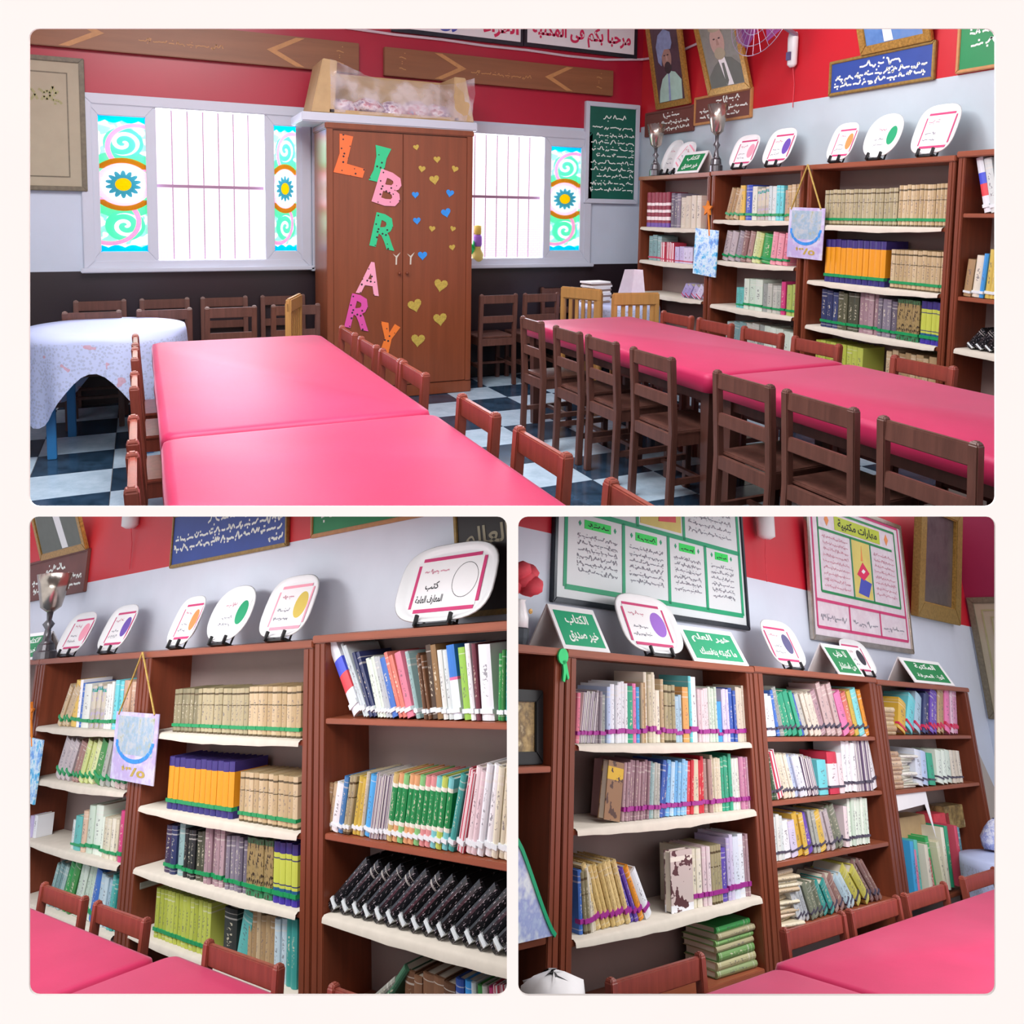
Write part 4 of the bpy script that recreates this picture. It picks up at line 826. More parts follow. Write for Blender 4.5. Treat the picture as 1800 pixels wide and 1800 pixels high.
# things on the corner table
for k in range(11):
    MB().box(-.11 + .006 * ((k * 37) % 5 - 2), .11 + .006 * ((k * 53) % 5 - 2), -.08, .08, 0, .016).build('paper_pad', 'card_white' if k % 3 else 'back_panel', at=T(3.66, 6.05, .743 + k * .0172, .25 + .05 * ((k * 29) % 5 - 2)), label='loose white paper pad on the small corner table, %s up in its pile' % ORD(k + 1), cat='paper', group='paper pads on the corner table', bevel=.001)
dsp = thing('folded_display', 'pale pink folded paper display standing on the small corner table', 'display', T(3.98, 6.02, .743, -.5))
MB().add([(-.12, -.09, 0), (.02, 0, 0), (.05, .02, .29), (-.04, -.03, .29), (-.12, -.085, 0), (.02, .005, 0), (.05, .025, .29), (-.04, -.025, .29)], [(0, 1, 2, 3), (7, 6, 5, 4), (0, 4, 5, 1), (1, 5, 6, 2), (2, 6, 7, 3), (3, 7, 4, 0)]).build('panel', 'poster_pink', dsp)
MB().add([(.02, 0, 0), (.15, -.07, 0), (.12, -.04, .29), (.05, .02, .29), (.02, .005, 0), (.15, -.065, 0), (.12, -.035, .29), (.05, .025, .29)], [(0, 1, 2, 3), (7, 6, 5, 4), (0, 4, 5, 1), (1, 5, 6, 2), (2, 6, 7, 3), (3, 7, 4, 0)]).build('panel', 'poster_pink', dsp)

# ================================================================== WARDROBE
WX0, WX1, WY = 1.315, 2.525, 6.196
w = thing('wardrobe', 'tall brown two-door wardrobe with paper letters and hearts on it', 'wardrobe', T(WX0, WY, 0)); ww = WX1 - WX0
MB().box(0, ww, .02, .46, .1, 2.14).build('body', 'wardrobe_wood', w, bevel=.004)
MB().box(-.012, ww + .012, -.006, .47, 2.14, 2.19).build('cornice', 'wardrobe_wood', w, bevel=.008)
MB().box(-.006, ww + .006, .0, .46, 0, .1).build('plinth', 'wardrobe_wood', w, bevel=.006)
MB().box(ww - .05, ww, -.004, .02, .1, 2.14).build('corner_post', 'wardrobe_wood', w, bevel=.003)
MB().box(0, .05, -.004, .02, .1, 2.14).build('corner_post', 'wardrobe_wood', w, bevel=.003)
for a, b in ((.052, .608), (.612, ww - .052)):
    dr = MB().box(a, b, -.002, .02, .105, 2.13).build('door', 'wardrobe_wood', w, bevel=.003)
    kx = b - .03 if a < .1 else a + .03
    MB().lathe([(.004, 0), (.006, .012), (.012, .016), (.012, .024), (.004, .028)], 10, T(kx, -.002, 1.02, 0, R90)).build('knob', 'case_wood', dr, smooth=True)
def stuck(name, label, cat, poly_or_text, x, z, size, rot, mat, group):
    o = thing(name, label, cat, T(x, WY - .0045, z, 0, 0, rot), group)
    return o
LET = [('L', 1.51, 1.94, .24, .30, .16, 'dotted_orange', 'orange'), ('I', 1.735, 1.885, .13, .28, .2, 'dotted_green', 'green'), ('B', 1.81, 1.69, .22, .27, .3, 'dotted_pink', 'pink'), ('R', 1.78, 1.355, .21, .27, .22, 'dotted_green', 'green'),
       ('A', 1.655, .985, .19, .26, .18, 'dotted_rose', 'pale pink'), ('R', 1.575, .715, .2, .27, .24, 'dotted_magenta', 'magenta'), ('Y', 1.80, .50, .17, .24, .22, 'dotted_amber', 'amber')]
STROKES = {'L': [[(-.5, .5), (-.05, .5), (-.12, -.22), (.5, -.26), (.46, -.5), (-.5, -.5), (-.4, 0)]],
 'I': [[(-.5, .5), (.5, .5), (.32, .2), (.32, -.2), (.5, -.5), (-.5, -.5), (-.32, -.2), (-.32, .2)]],
 'Y': [[(-.5, .5), (-.12, .5), (.02, .16), (.2, .5), (.5, .42), (.2, -.02), (.2, -.5), (-.22, -.5), (-.14, -.02)]]}
for i, (ch, x, z, lw, lh, rot, mt, word) in enumerate(LET):
    lab = '%s polka-dot paper letter %s stuck on the wardrobe door' % (word, ch)
    o = thing('paper_letter', lab, 'letter', T(x, WY - .0045 - .0015 * (i % 3), z, 0, 0, rot), 'paper letters on the wardrobe')
    if ch in STROKES:
        m = MB()
        for poly in STROKES[ch]: m.slab([(px * lw, pz * lh) for px, pz in poly], -.003, .002)
        m.build('letter_face', mt, o)
    else: lettering(ch, o, -lw / 2, lw / 2, -lh / 2, lh / 2, -.003, mt, .03, False, 'letter_face')
def heart_poly(s, n=20):
    return [(s * .062 * 16 * math.sin(t) ** 3 / 2, s * .062 * (13 * math.cos(t) - 5 * math.cos(2 * t) - 2 * math.cos(3 * t) - math.cos(4 * t)) / 2 + .1 * s) for t in (2 * PI * k / n for k in range(n))]
HEARTS = [(2.034, 2.034, .05, 0), (2.211, 1.945, .06, 0), (2.082, 1.864, .06, 0), (2.365, 1.874, .06, 0), (2.19, 1.781, .085, 0), (2.027, 1.654, .06, 1), (2.324, 1.675, .07, 1), (2.294, 1.515, .085, 1), (2.042, 1.446, .065, 1),
          (2.172, 1.382, .055, 0), (2.352, 1.383, .05, 0), (2.35, 1.229, .055, 0), (2.091, 1.164, .08, 1), (2.249, .918, .12, 0), (2.031, .757, .12, 0), (2.248, .635, .12, 0), (2.055, .469, .12, 0)]
for i, (x, z, s, blue) in enumerate(HEARTS):
    size = 'large' if s > .1 else 'small'
    lab = '%s %s paper heart on the wardrobe, %s from the top' % (size, 'blue' if blue else 'gold', ORD(1 + sum(1 for k in HEARTS if k[1] > z)))
    MB().slab(heart_poly(s), -.002, .002).build('paper_heart', 'heart_blue' if blue else 'heart_gold', at=T(x, WY - .0045, z - .1 * s, 0, 0, (i * 37 % 7 - 3) * .09), label=lab, cat='heart', group='paper hearts on the wardrobe')
# torn tape marks
for x, z in ((1.87, 1.15), (1.99, 1.15)):
    MB().slab([(-.03, .03), (0, .01), (.035, .04), (.008, -.005), (.006, -.06), (-.006, -.06), (-.004, 0)], -.0005, .001).build('tape_scrap', 'liner_paper', at=T(x, WY - .003, z), label='torn paper scrap on the %s wardrobe door' % ('first' if x < 1.9 else 'second'), cat='scrap')
# the tray and wrapped box on top
MB().box(-.72, .72, -.2, .26, 0, .07).build('white_tray', 'white_enamel', at=T(1.85, 6.4, 2.191, .0), bevel=.008, label='long white tray lying on top of the wardrobe', cat='tray')
bx = thing('wrapped_box', 'cardboard box wrapped in clear plastic on top of the wardrobe', 'box', T(1.85, 6.4, 2.263))
MB().slab([(-.64, 0), (-.46, 0), (-.44, .40), (-.55, .41)], -.17, .22).build('cardboard_end', 'cardboard', bx, bevel=.006)
MB().slab([(.52, 0), (.70, 0), (.62, .36), (.52, .36)], -.17, .22).build('cardboard_end', 'cardboard', bx, bevel=.006)
MB().box(-.5, .56, -.17, .22, 0, .03).build('cardboard_base', 'cardboard', bx)
MB().box(-.5, .56, .18, .21, .03, .36).build('cardboard_back', 'cardboard', bx)
r = random.Random(3)
for k in range(5):
    x = -.36 + k * .2; m = MB(); m.lathe([(.0, 0), (.13, .01), (.15, .05), (.07, .09 + .04 * r.random()), (.0, .11)], 9, T(x, -.02 + .05 * r.random(), .03, 0, .5 * r.random(), .6 * (r.random() - .5)))
    m.build('wrapped_item', 'box_contents', bx, smooth=True)
m = MB(); n, q = 26, 8; vs = []
for i in range(n + 1):
    for j in range(q + 1):
        u, v = i / n, j / q; x = -.50 + 1.19 * u; top_ = .40 - .05 * u - .1 * math.sin(PI * u)
        if v < .6: y, z = -.2 + .02 * math.sin(9 * u), top_ * v / .6
        else: y, z = -.2 + .42 * (v - .6) / .4, top_ + .02 * math.sin(PI * (v - .6) / .4)
        vs.append((x + r.uniform(-.006, .006), y + .018 * math.sin(14 * u + 5 * v) + r.uniform(-.006, .006), max(.005, z + .012 * math.sin(11 * u - 7 * v) + r.uniform(-.005, .005))))
m.add(vs, [(i * (q + 1) + j, (i + 1) * (q + 1) + j, (i + 1) * (q + 1) + j + 1, i * (q + 1) + j + 1) for i in range(n) for j in range(q)])
m.build('plastic_wrap', 'clear_film', bx, smooth=True)

# ================================================================== HALL WALLS: what hangs there
def plank(label, x0, x1, z0, z1):
    p = thing('carved_plank', label, 'plank', T((x0 + x1) / 2, YB - .003, (z0 + z1) / 2)); a, b = (x1 - x0) / 2, (z1 - z0) / 2
    MB().box(-a, a, -.05, 0, -b, b).build('board', 'plank_wood', p, bevel=.004)
    for s in (-1, 1):
        MB().slab([(s * (a - .52), b - .01), (s * (a - .45), b - .01), (s * (a - .67), 0), (s * (a - .45), -b + .01), (s * (a - .52), -b + .01), (s * (a - .75), 0)], -.052, -.049).build('inlay', 'inlay_wood', p)
    scribbles(p, [(-.35, .25, -.03, .03)], -.0515, 'inlay_wood', .004, seed=5)
    for s in (-1, 1): scribbles(p, [(s * (a - .16) - .03, s * (a - .16) + .03, .03, .06), (s * (a - .16) - .03, s * (a - .16) + .03, -.06, .06)], -.0515, 'inlay_wood', .004, seed=6)
plank('long carved wooden plank above the first window, cut by the edge', -.95, 1.71, 2.67, 2.92)
plank('long carved wooden plank above the second window and wardrobe', 1.93, 4.22, 2.675, 2.915)
sg = thing('banner_sign', 'white sign with large red Arabic welcome lettering near the corner', 'sign', T(3.26, YB, 3.06))
MB().box(0, 1.24, -.03, 0, 0, .42).build('backing', 'dark_frame', sg); MB().box(.03, 1.2, -.034, -.03, .035, .40).build('face', 'card_white', sg)
lettering('مرحبا بكم فى المكتبة', sg, .08, 1.16, .05, .25, -.0355, 'sign_red', .035)
sg = thing('banner_sign', 'white sign with pink, blue and black lettering left of the welcome sign', 'sign', T(2.0, YB, 3.055))
MB().box(0, 1.25, -.03, 0, 0, .42).build('backing', 'dark_frame', sg); MB().box(.03, 1.22, -.034, -.03, .035, .40).build('face', 'card_white', sg)
lettering('القراءة', sg, .78, 1.2, .05, .24, -.0355, 'sign_red', .035); lettering('تثرى', sg, .42, .74, .05, .22, -.0355, 'sign_blue', .035); lettering('حياتك', sg, .08, .38, .05, .2, -.0355, 'ink', .035)
MB().tube([(1.2, YB - .012, 3.10)] + [(1.2 + k * .42, YB - .012, 3.04 - .004 * k + .008 * (k % 2)) for k in range(1, 8)] + [(4.55, YB - .02, 3.06), (4.572, 6.75, 3.06), (4.572, 6.3, 3.02), (4.572, 5.9, 3.06)], .012, 6).build('white_cable', 'cable_white', label='white cable clipped along the red wall under the signs', cat='cable')
def framed_board(name, label, cat, at, w_, h_, fw, frame_m, face_m, thick=.03, group=None, fd=.012):
    o = thing(name, label, cat, at, group)
    MB().ring(0, w_, 0, h_, fw, -thick - fd, 0).build('frame', frame_m, o, bevel=.004)
    MB().box(fw * .8, w_ - fw * .8, -thick, -.004, fw * .8, h_ - fw * .8).build('face', face_m, o)
    return o
o = framed_board('green_board', 'tall green board of white handwriting between window and corner', 'board', T(3.93, YB, 1.63), .62, .98, .045, 'white_enamel', 'board_green')
lines = [(.2, .46, .82, .05), (.08, .54, .735, .042)] + [(.07 + (.06 if k % 3 == 0 else 0), .56, .655 - k * .066, .034) for k in range(9)]
scribbles(o, lines, -.0315, 'ink_white', .005, seed=11)
o = framed_board('framed_print', 'grey framed print of faded writing on the window wall edge', 'picture', T(-1.05, YB, 1.63), .71, .97, .035, 'frame_olive', 'mat_beige')
MB().ring(.1, .6, .1, .86, .008, -.033, -.03).build('inner_line', 'frame_olive', o)
scribbles(o, [(.16, .54, .72, .05), (.14, .56, .65, .05)], -.0315, 'mat_olive', .008, seed=12)
# sunflower sticker vase in the second window
v = thing('window_vase', 'small yellow and purple vase of green leaves on the window sill', 'vase', T(2.83, YB + .0, 1.068))
MB().lathe([(.03, 0), (.05, .02), (.055, .07), (.03, .12), (.035, .14)], 12).build('body', 'yellow_card', v, smooth=True)
MB().lathe([(.033, .14), (.04, .16), (.04, .23), (.03, .25)], 10).build('purple_wrap', 'disc_violet', v, smooth=True)
MB().lathe([(.03, .25), (.035, .27), (.035, .33), (.0, .34)], 10).build('yellow_bloom', 'disc_yellow', v, smooth=True)
for k in range(3): MB().slab([(0, 0), (.05, .04), (.09, .05), (.05, .09), (0, .06)], -.004, .004, T(-.03, 0, .05 + .03 * k, PI + .5 * k)).build('leaf', 'green_foam', v)

# portraits on the side wall (frames tilt forward at the top)
use('hall', F_HALLWALL)
def portrait(label, x0, x1, z0, h_, tilt, back, draw, ydep=.297):
    o = framed_board('portrait_painting', label, 'painting', T(x0, ydep - .005, z0, 0, math.atan(tilt)), x1 - x0, h_, .055, 'gilt', back, .02, 'framed portrait paintings'); draw(o, x1 - x0, h_)
    return o
def ell(o, name, cx, cz, rx, rz, m_, lay): MB().disc(cx, cz, rx, rz, -.021 - .0012 * lay, -.02, 22).build(name, m_, o)
def ply(o, name, pts, m_, lay): MB().slab(pts, -.021 - .0012 * lay, -.02).build(name, m_, o)
def shift(pts, d): return [(x, max(.06, z + d)) for x, z in pts]
def draw_turban(o, w_, h_):
    d = -.05
    ply(o, 'painted_robe', shift([(.07, .07), (.42, .07), (.44, .28), (.36, .36), (.28, .38), (.16, .32), (.1, .22)], d), 'robe_mint', 1)
    ell(o, 'painted_face', .26, .50 + d, .07, .105, 'skin_tan', 2); ell(o, 'painted_beard', .265, .41 + d, .05, .055, 'beard_dark', 3)
    ply(o, 'painted_turban', shift([(.13, .48), (.17, .44), (.19, .52), (.24, .58), (.33, .57), (.36, .62), (.35, .72), (.26, .76), (.17, .72), (.12, .62)], d), 'turban_blue', 3)
    for x in (.235, .285): ell(o, 'painted_eye', x, .525 + d, .012, .006, 'beard_dark', 4)
    ply(o, 'painted_nose', shift([(.255, .52), (.27, .52), (.278, .475), (.25, .475)], d), 'skin_old', 4); ply(o, 'painted_fold', shift([(.26, .38), (.28, .38), (.25, .07), (.22, .07)], d), 'turban_blue', 2)
def draw_suit(o, w_, h_):
    d = -.1
    ply(o, 'painted_suit', shift([(.06, .06), (.48, .06), (.48, .3), (.38, .38), (.28, .4), (.16, .34), (.07, .26)], d), 'suit_grey', 1)
    ply(o, 'painted_shirt', shift([(.22, .38), (.3, .4), (.35, .06), (.27, .06)], d), 'card_white', 2); ply(o, 'painted_tie', shift([(.255, .35), (.285, .35), (.3, .2), (.275, .14), (.26, .2)], d), 'suit_grey', 3)
    ell(o, 'painted_face', .25, .53 + d, .085, .12, 'skin_old', 3); ell(o, 'painted_beard', .255, .43 + d, .065, .05, 'mat_beige', 4)
    for x in (.22, .285): ell(o, 'painted_eye', x, .555 + d, .013, .006, 'beard_dark', 4)
    ply(o, 'painted_nose', shift([(.245, .55), (.262, .55), (.272, .5), (.238, .5)], d), 'skin_tan', 4); ell(o, 'painted_hair', .25, .64 + d, .08, .03, 'mat_beige', 4)
portrait('gilt framed portrait of a figure in a blue turban and pale robe', -.17, .35, 2.54, .82, .2, 'portrait_plum', draw_turban)
portrait('gilt framed portrait of a bearded figure in a grey suit', .61, 1.15, 2.575, .82, .33, 'portrait_grey', draw_suit)
def draw_blue(o, w_, h_): ply(o, 'painted_shirt', [(.2, .06), (.27, .06), (.24, .5), (.19, .5)], 'card_white', 1)
portrait('lower part of a gilt framed blue painting above the blue board', 2.24, 2.79, 2.645, .7, .3, 'portrait_blue', draw_blue)
def plaque(name, label, x0, x1, z0, z1, frame_m, face_m, lines, fw=.022, ink_m='ink_white', w_=.006, yd=.3, seed=3, tilt=0.):
    o = framed_board(name, label, 'sign', T(x0, yd, z0, 0, math.atan(tilt)), x1 - x0, z1 - z0, fw, frame_m, face_m, .018, None, .008)
    scribbles(o, lines, -.0195, ink_m, w_, seed=seed); return o
plaque('name_plaque', 'brown plaque of white writing under the turbaned portrait', -.37, .395, 2.29, 2.525, 'board_brown', 'board_brown', [(.3, .55, .165, .04), (.12, .7, .10, .028), (.1, .7, .045, .028)], seed=21)
plaque('name_plaque', 'brown plaque of white writing under the grey suit portrait', .4, 1.15, 2.33, 2.58, 'inlay_wood', 'board_brown', [(.3, .6, .18, .04), (.08, .7, .11, .028), (.08, .6, .055, .028)], seed=22)
plaque('writing_board', 'blue board of white handwriting in a gilt frame, upper hall view', 1.955, 2.81, 2.395, 2.642, 'gilt_dull', 'board_blue', [(.27, .6, .165, .042), (.06, .8, .105, .03), (.05, .79, .055, .03)], seed=23)
plaque('writing_board', 'green board of white handwriting at the edge of the upper hall view', 2.955, 3.75, 2.405, 2.75, 'inlay_wood', 'sign_green', [(.08, .7, .22, .035), (.07, .7, .15, .035), (.3, .7, .09, .03)], seed=24)
def freshener(label, x, z, s=1.):
    f = thing('air_freshener', label, 'dispenser', T(x, .3, z)); MB().lathe([(.02 * s, 0), (.042 * s, .02), (.045 * s, .22), (.035 * s, .26), (.0, .265)], 16, Matrix.Diagonal((1, .75, 1, 1)) @ T(0, -.05, 0)).build('body', 'white_plastic', f, smooth=True)
    MB().box(-.02 * s, .02 * s, -.083, -.07, .05, .11).build('sticker', 'pic_blue' if False else 'disc_indigo', f)
    MB().tube([(0, -.03, .01), (.005, -.012, -.12), (0, -.012, -.3)], .003, 5).build('thin_wire', 'rose_red', f)
freshener('white wall dispenser beside the fan in the upper hall view', 1.60, 2.66)
fan = thing('wall_fan', 'purple bladed wall fan above the bookcases', 'fan', T(1.63, -.05, 3.0, 0, -.2))
m = MB()
for rr in (.31, .24, .16, .08): m.tube([(rr * math.cos(2 * PI * k / 32), -.04 - .05 * (1 - rr / .31), rr * math.sin(2 * PI * k / 32)) for k in range(33)], .003, 5)
m.build('cage_ring', 'fan_cage', fan); m = MB()
for k in range(24):
    a = 2 * PI * k / 24; m.tube([(.31 * math.cos(a), -.04, .31 * math.sin(a)), (.05 * math.cos(a), -.085, .05 * math.sin(a))], .0018, 4)
m.build('cage_spokes', 'fan_cage', fan)
for k in range(3):
    a = 2 * PI * k / 3 - .5; m = MB()
    m.add([(.05 * math.cos(a - .4), -.02, .05 * math.sin(a - .4)), (.27 * math.cos(a - .55), -.045, .27 * math.sin(a - .55)), (.29 * math.cos(a), -.02, .29 * math.sin(a)), (.26 * math.cos(a + .45), .01, .26 * math.sin(a + .45)), (.05 * math.cos(a + .4), .0, .05 * math.sin(a + .4))], [(0, 1, 2, 3, 4)])
    m.build('blade', 'fan_blade', fan)
MB().lathe([(.0, 0), (.05, .005), (.055, .03), (.045, .1), (.0, .11)], 16, T(0, .05, 0, 0, R90)).build('hub', 'fan_cage', fan, smooth=True)
MB().tube([(0, .05, 0), (0, .2, -.02), (0, .33, -.04)], .018, 8).build('bracket', 'fan_cage', fan)

# ================================================================== ON TOP OF THE BOOKCASES
def superellipse(w_, h_, e=3.2, n=36):
    return [(w_ / 2 * math.copysign(abs(math.cos(t)) ** (2 / e), math.cos(t)), h_ / 2 * math.copysign(abs(math.sin(t)) ** (2 / e), math.sin(t))) for t in (2 * PI * k / n for k in range(n))]
def plate(label, x, w_, h_, disc, border=True, z0=1.9, y0=.07, tilt=.45, e=3.2, title=None, cardrot=0, group='plates displayed on the bookcases', sub=True):
    o = thing('display_plate', label, 'plate', T(x, y0, z0, 0, -math.atan(tilt)), group)
    m = MB(); prof = [(1.0, -.020), (.965, -.026), (.86, -.006), (.8, -.002), (.8, .004), (.95, -.014)]; n = 36
    base = superellipse(w_, h_, e, n)
    vs = [(px * s, yy, pz * s + h_ / 2) for s, yy in prof for px, pz in base]
    k = len(prof); fs = [(i * n + j, i * n + (j + 1) % n, ((i + 1) % k) * n + (j + 1) % n, ((i + 1) % k) * n + j) for i in range(k) if i != 3 for j in range(n)]
    fs += [tuple(3 * n + j for j in range(n)), tuple(4 * n + j for j in range(n))[::-1]]
    m.add(vs, fs); m.build('dish', 'white_plastic', o, smooth=True)
    cw, ch = w_ * .64, h_ * .62; cz = h_ / 2
    card = MB().box(-cw / 2, cw / 2, -.0045, -.003, -ch / 2, ch / 2).build('card', 'card_white', o, at=T(0, 0, cz, 0, 0, cardrot))
    if border:
        t = h_ * .045; tw = w_ * .03
        for nm, q in (('border_strip', (-cw / 2 + tw, cw / 2 - tw * .2, -ch / 2 - t, -ch / 2)), ('border_strip', (-cw / 2 + tw * .2, cw / 2 - tw, ch / 2, ch / 2 + t)), ('border_strip', (-cw / 2 - tw, -cw / 2, -ch / 2 + t * .3, ch / 2 - t)), ('border_strip', (cw / 2, cw / 2 + tw, -ch / 2 + t, ch / 2 - t * .3))):
            MB().box(q[0], q[1], -.0055, -.004, q[2], q[3]).build(nm, border if isinstance(border, str) else 'sign_magenta', card)
    if disc == 'ring':
        m = MB(); r_ = ch * .36
        for j in range(28):
            a, b = 2 * PI * j / 28, 2 * PI * (j + 1) / 28; m.add([(cw * .27 + q * r_ * math.cos(t), -.0053, .02 * h_ + q * r_ * math.sin(t)) for q, t in ((1, a), (1, b), (.97, b), (.97, a))], [(0, 1, 2, 3)])
        m.build('disc', 'ink', card)
    elif disc: MB().disc(cw * .29, .02 * h_, min(ch * .34, cw * .19), ch * .34, -.0056, -.004, 24).build('disc', disc, card)
    if title:
        for j, tx in enumerate(title):
            wj = cw * (.22 if len(tx) < 5 else .44); lettering(tx, card, -cw * .24 - wj / 2, -cw * .24 + wj / 2, -ch * (.14 + .28 * j), -ch * (.14 + .28 * j) + ch * .2, -.0056, 'ink', .02)
    else: scribbles(card, [(-cw * .4, -cw * .02, -ch * .1, ch * .08), (-cw * .44, cw * .02, -ch * .3, ch * .08)], -.0056, 'ink_grey', ch * .012, seed=int(abs(x) * 100))
    scribbles(card, [(-cw * .42, -cw * .02, ch * .26, ch * .1)], -.0056, 'ink_pink', ch * .014, seed=int(abs(x) * 90) + 3)
    st = MB().box(-w_ * .2, w_ * .2, -.03, .05, -.02, -.006)
    for s in (-1, 1): st.box(s * w_ * .17 - .006, s * w_ * .17 + .006, -.046, -.03, -.02, .03); st.bar((s * w_ * .17, .01, -.01), (s * w_ * .14, .02, h_ * .55), .008, .008)
    st.build('easel', 'black_plastic', o)
    return o
def tent(label, x0, x1, z0=1.885, ln=.235, y0=.03, tilt=.6, lines=None, face='sign_teal', seed=1):
    o = thing('tent_sign', label, 'sign', T((x0 + x1) / 2, y0, z0), 'green tent signs on the bookcases'); w_ = x1 - x0; a = math.atan(tilt); fm = T(0, 0, 0, 0, -a)
    f = MB().box(-w_ / 2, w_ / 2, -.004, .004, 0, ln).build('front_panel', 'card_white', o, at=fm)
    MB().box(-w_ / 2, w_ / 2, -.004, .004, 0, ln).build('rear_panel', 'card_white', o, at=T(0, 2 * ln * math.sin(a), 0, 0, a))
    b = w_ * .07; MB().box(-w_ / 2 + b, w_ / 2 - b, -.006, -.0035, .022, ln - .03).build('green_face', face, f)
    for j, tx in enumerate(lines):
        ww_ = w_ * (.5 if len(tx) < 8 else .7); zc = ln * (.55 if j == 0 else .17); lettering(tx, f, -ww_ / 2 + (.02 if j else -.0), ww_ / 2, zc, zc + ln * .26, -.0068, 'ink_white', .03)
    return o
def trophy(label, x, h_, y=.1, r=1.):
    o = thing('trophy_cup', label, 'trophy', T(x, y, 1.886))
    MB().lathe([(.055 * r, 0), (.055 * r, .05), (.045 * r, .06), (.04 * r, .10)], 18).build('base', 'pewter', o, smooth=False)
    MB().lathe([(.04 * r, .10), (.022 * r, .13), (.014 * r, h_ * .34), (.03 * r, h_ * .4), (.012 * r, h_ * .45), (.016 * r, h_ * .54)], 14).build('stem', 'pewter', o, smooth=True)
    MB().lathe([(.016 * r, h_ * .54), (.05 * r, h_ * .6), (.066 * r, h_ * .78), (.085 * r, h_), (.078 * r, h_), (.055 * r, h_ * .78), (.0, h_ * .62)], 20).build('cup', 'silver_metal', o, smooth=True)
use('hall', F_HALLWALL)
plate('white plate with pink disc on the bookcases, upper hall view', 1.28, .29, .29, 'disc_pink')
plate('white plate with purple disc on the bookcases, upper hall view', 1.66, .29, .31, 'disc_purple')
plate('white plate with orange disc on the bookcases, upper hall view', 2.265, .22, .29, 'disc_orange')
plate('oval white plate with large green disc, upper hall view', 2.59, .28, .32, 'disc_green', False, e=2.3)
plate('glossy white plate nearest the edge, upper hall view', 2.965, .29, .34, None)
plate('white plate behind the smaller trophy, upper hall view', .24, .26, .34, None, False, y0=.12, e=2.4)
plate('white plate with tilted pink-edged card between the trophies', .47, .28, .30, None, 'disc_pink', cardrot=.6, y0=.09, e=2.6)
tent('small green tent sign between the two trophies, upper hall view', .52, .84, ln=.22, lines=['الكتاب', 'خير صديق'], face='sign_green', y0=.0)
trophy('smaller silver trophy cup in the corner, upper hall view', .14, .47, .06)
trophy('larger silver trophy cup beside the green tent sign, upper hall view', 1.0, .55, .06)
def hung_card(label, x0, x1, z0, z1, knot, y=-.02, sway=.03):
    o = thing('hanging_card', label, 'card', T((x0 + x1) / 2, y, z0)); w_, h_ = x1 - x0, z1 - z0
    c = MB().box(-w_ / 2, w_ / 2, -.006, .0, 0, h_).build('card', 'card_sky', o, at=T(0, 0, 0, 0, 0, sway))
    MB().box(-w_ * .42, w_ * .42, -.0068, -.006, h_ * .38, h_ * .94).build('upper_print', 'card_olive', c)
    m = MB(); n = 18
    for k in range(n):
        a, b = PI + PI * k / n, PI + PI * (k + 1) / n; wv = .012 * (k % 2)
        m.add([(w_ * (.38 + q + wv) * math.cos(t), -.0075, h_ * .58 + h_ * (.26 + q) * math.sin(t)) for q, t in ((0, a), (0, b), (.06, b), (.06, a))], [(0, 1, 2, 3)])
    m.build('blue_garland', 'heart_blue', c)
    lettering('٥/٣', c, -w_ * .25, w_ * .3, h_ * .08, h_ * .24, -.0075, 'heart_gold', .03)
    kx, kz = knot[0] - (x0 + x1) / 2, knot[1] - z0
    for s in (-1, 1): MB().tube([(kx, -.012, kz), (s * w_ * .42, -.008, h_ - .01)], .006, 6).build('cord', 'string', o)
    return o
hung_card('hanging pale blue card with gilt numerals on a cord, upper hall view', 1.93, 2.26, 1.226, 1.585, (2.1, 1.885))
def marbled(label, x0, x1, z0, z1, star, y=-.02):
    o = thing('hanging_picture', label, 'picture', T((x0 + x1) / 2, y, z0)); w_, h_ = x1 - x0, z1 - z0
    MB().box(-w_ / 2, w_ / 2, -.012, 0, 0, h_).build('panel', 'blue_marbling', o, at=T(0, 0, 0, 0, 0, .05))
    MB().tube([(star[0] - (x0 + x1) / 2, -.01, star[1] - z0), (w_ * .2, -.01, h_ * .6 + .1)], .008, 6).build('cord', 'orange_felt', o)
    s = MB().slab([((.065 if k % 2 == 0 else .03) * math.sin(PI * k / 5), (.065 if k % 2 == 0 else .03) * math.cos(PI * k / 5)) for k in range(10)], -.02, -.005); s.build('star', 'orange_felt', o, at=T(star[0] - (x0 + x1) / 2, 0, star[1] - z0))
marbled('hanging blue marbled picture with orange star, upper hall view', .86, 1.15, 1.025, 1.41, (1.03, 1.58))

# ================================================================== LEFT ALCOVE
use('left', F_LEFT)
for a in (('white plate with pale pink disc, lower left view by the trophy', -1.84, .5, .31, 'disc_pink'), ('white plate with purple disc, lower left view', -1.15, .44, .32, 'disc_purple'), ('white plate with orange disc, lower left view above the gilt row', -.18, .33, .31, 'disc_orange')): plate(*a, z0=1.9)
plate('oval white plate with large green disc, lower left view', .34, .46, .335, 'disc_green', False, e=2.3)
plate('pink edged plate with yellow disc, lower left view', .93, .47, .345, 'disc_yellow', 'disc_pink')
plate('largest white plate with empty circle above the black albums', 2.17, .65, .37, 'ring', z0=1.915, title=['كتب', 'المعارف العامة'])
trophy('tall silver trophy cup beside the pink disc plate, lower left view', -2.25, .62, .06, 1.5)
tent('cropped green tent sign behind the trophy, lower left view', -2.95, -2.38, ln=.23, lines=['الكتاب', 'خير صديق'], face='sign_green')
hung_card('hanging lilac card with gilt numerals on a cord, lower left view', -.735, -.17, 1.175, 1.545, (-.43, 1.885), sway=.02)
marbled('cropped blue marbled picture hanging by an orange star, lower left view', -2.4, -1.86, .975, 1.37, (-2.13, 1.535))
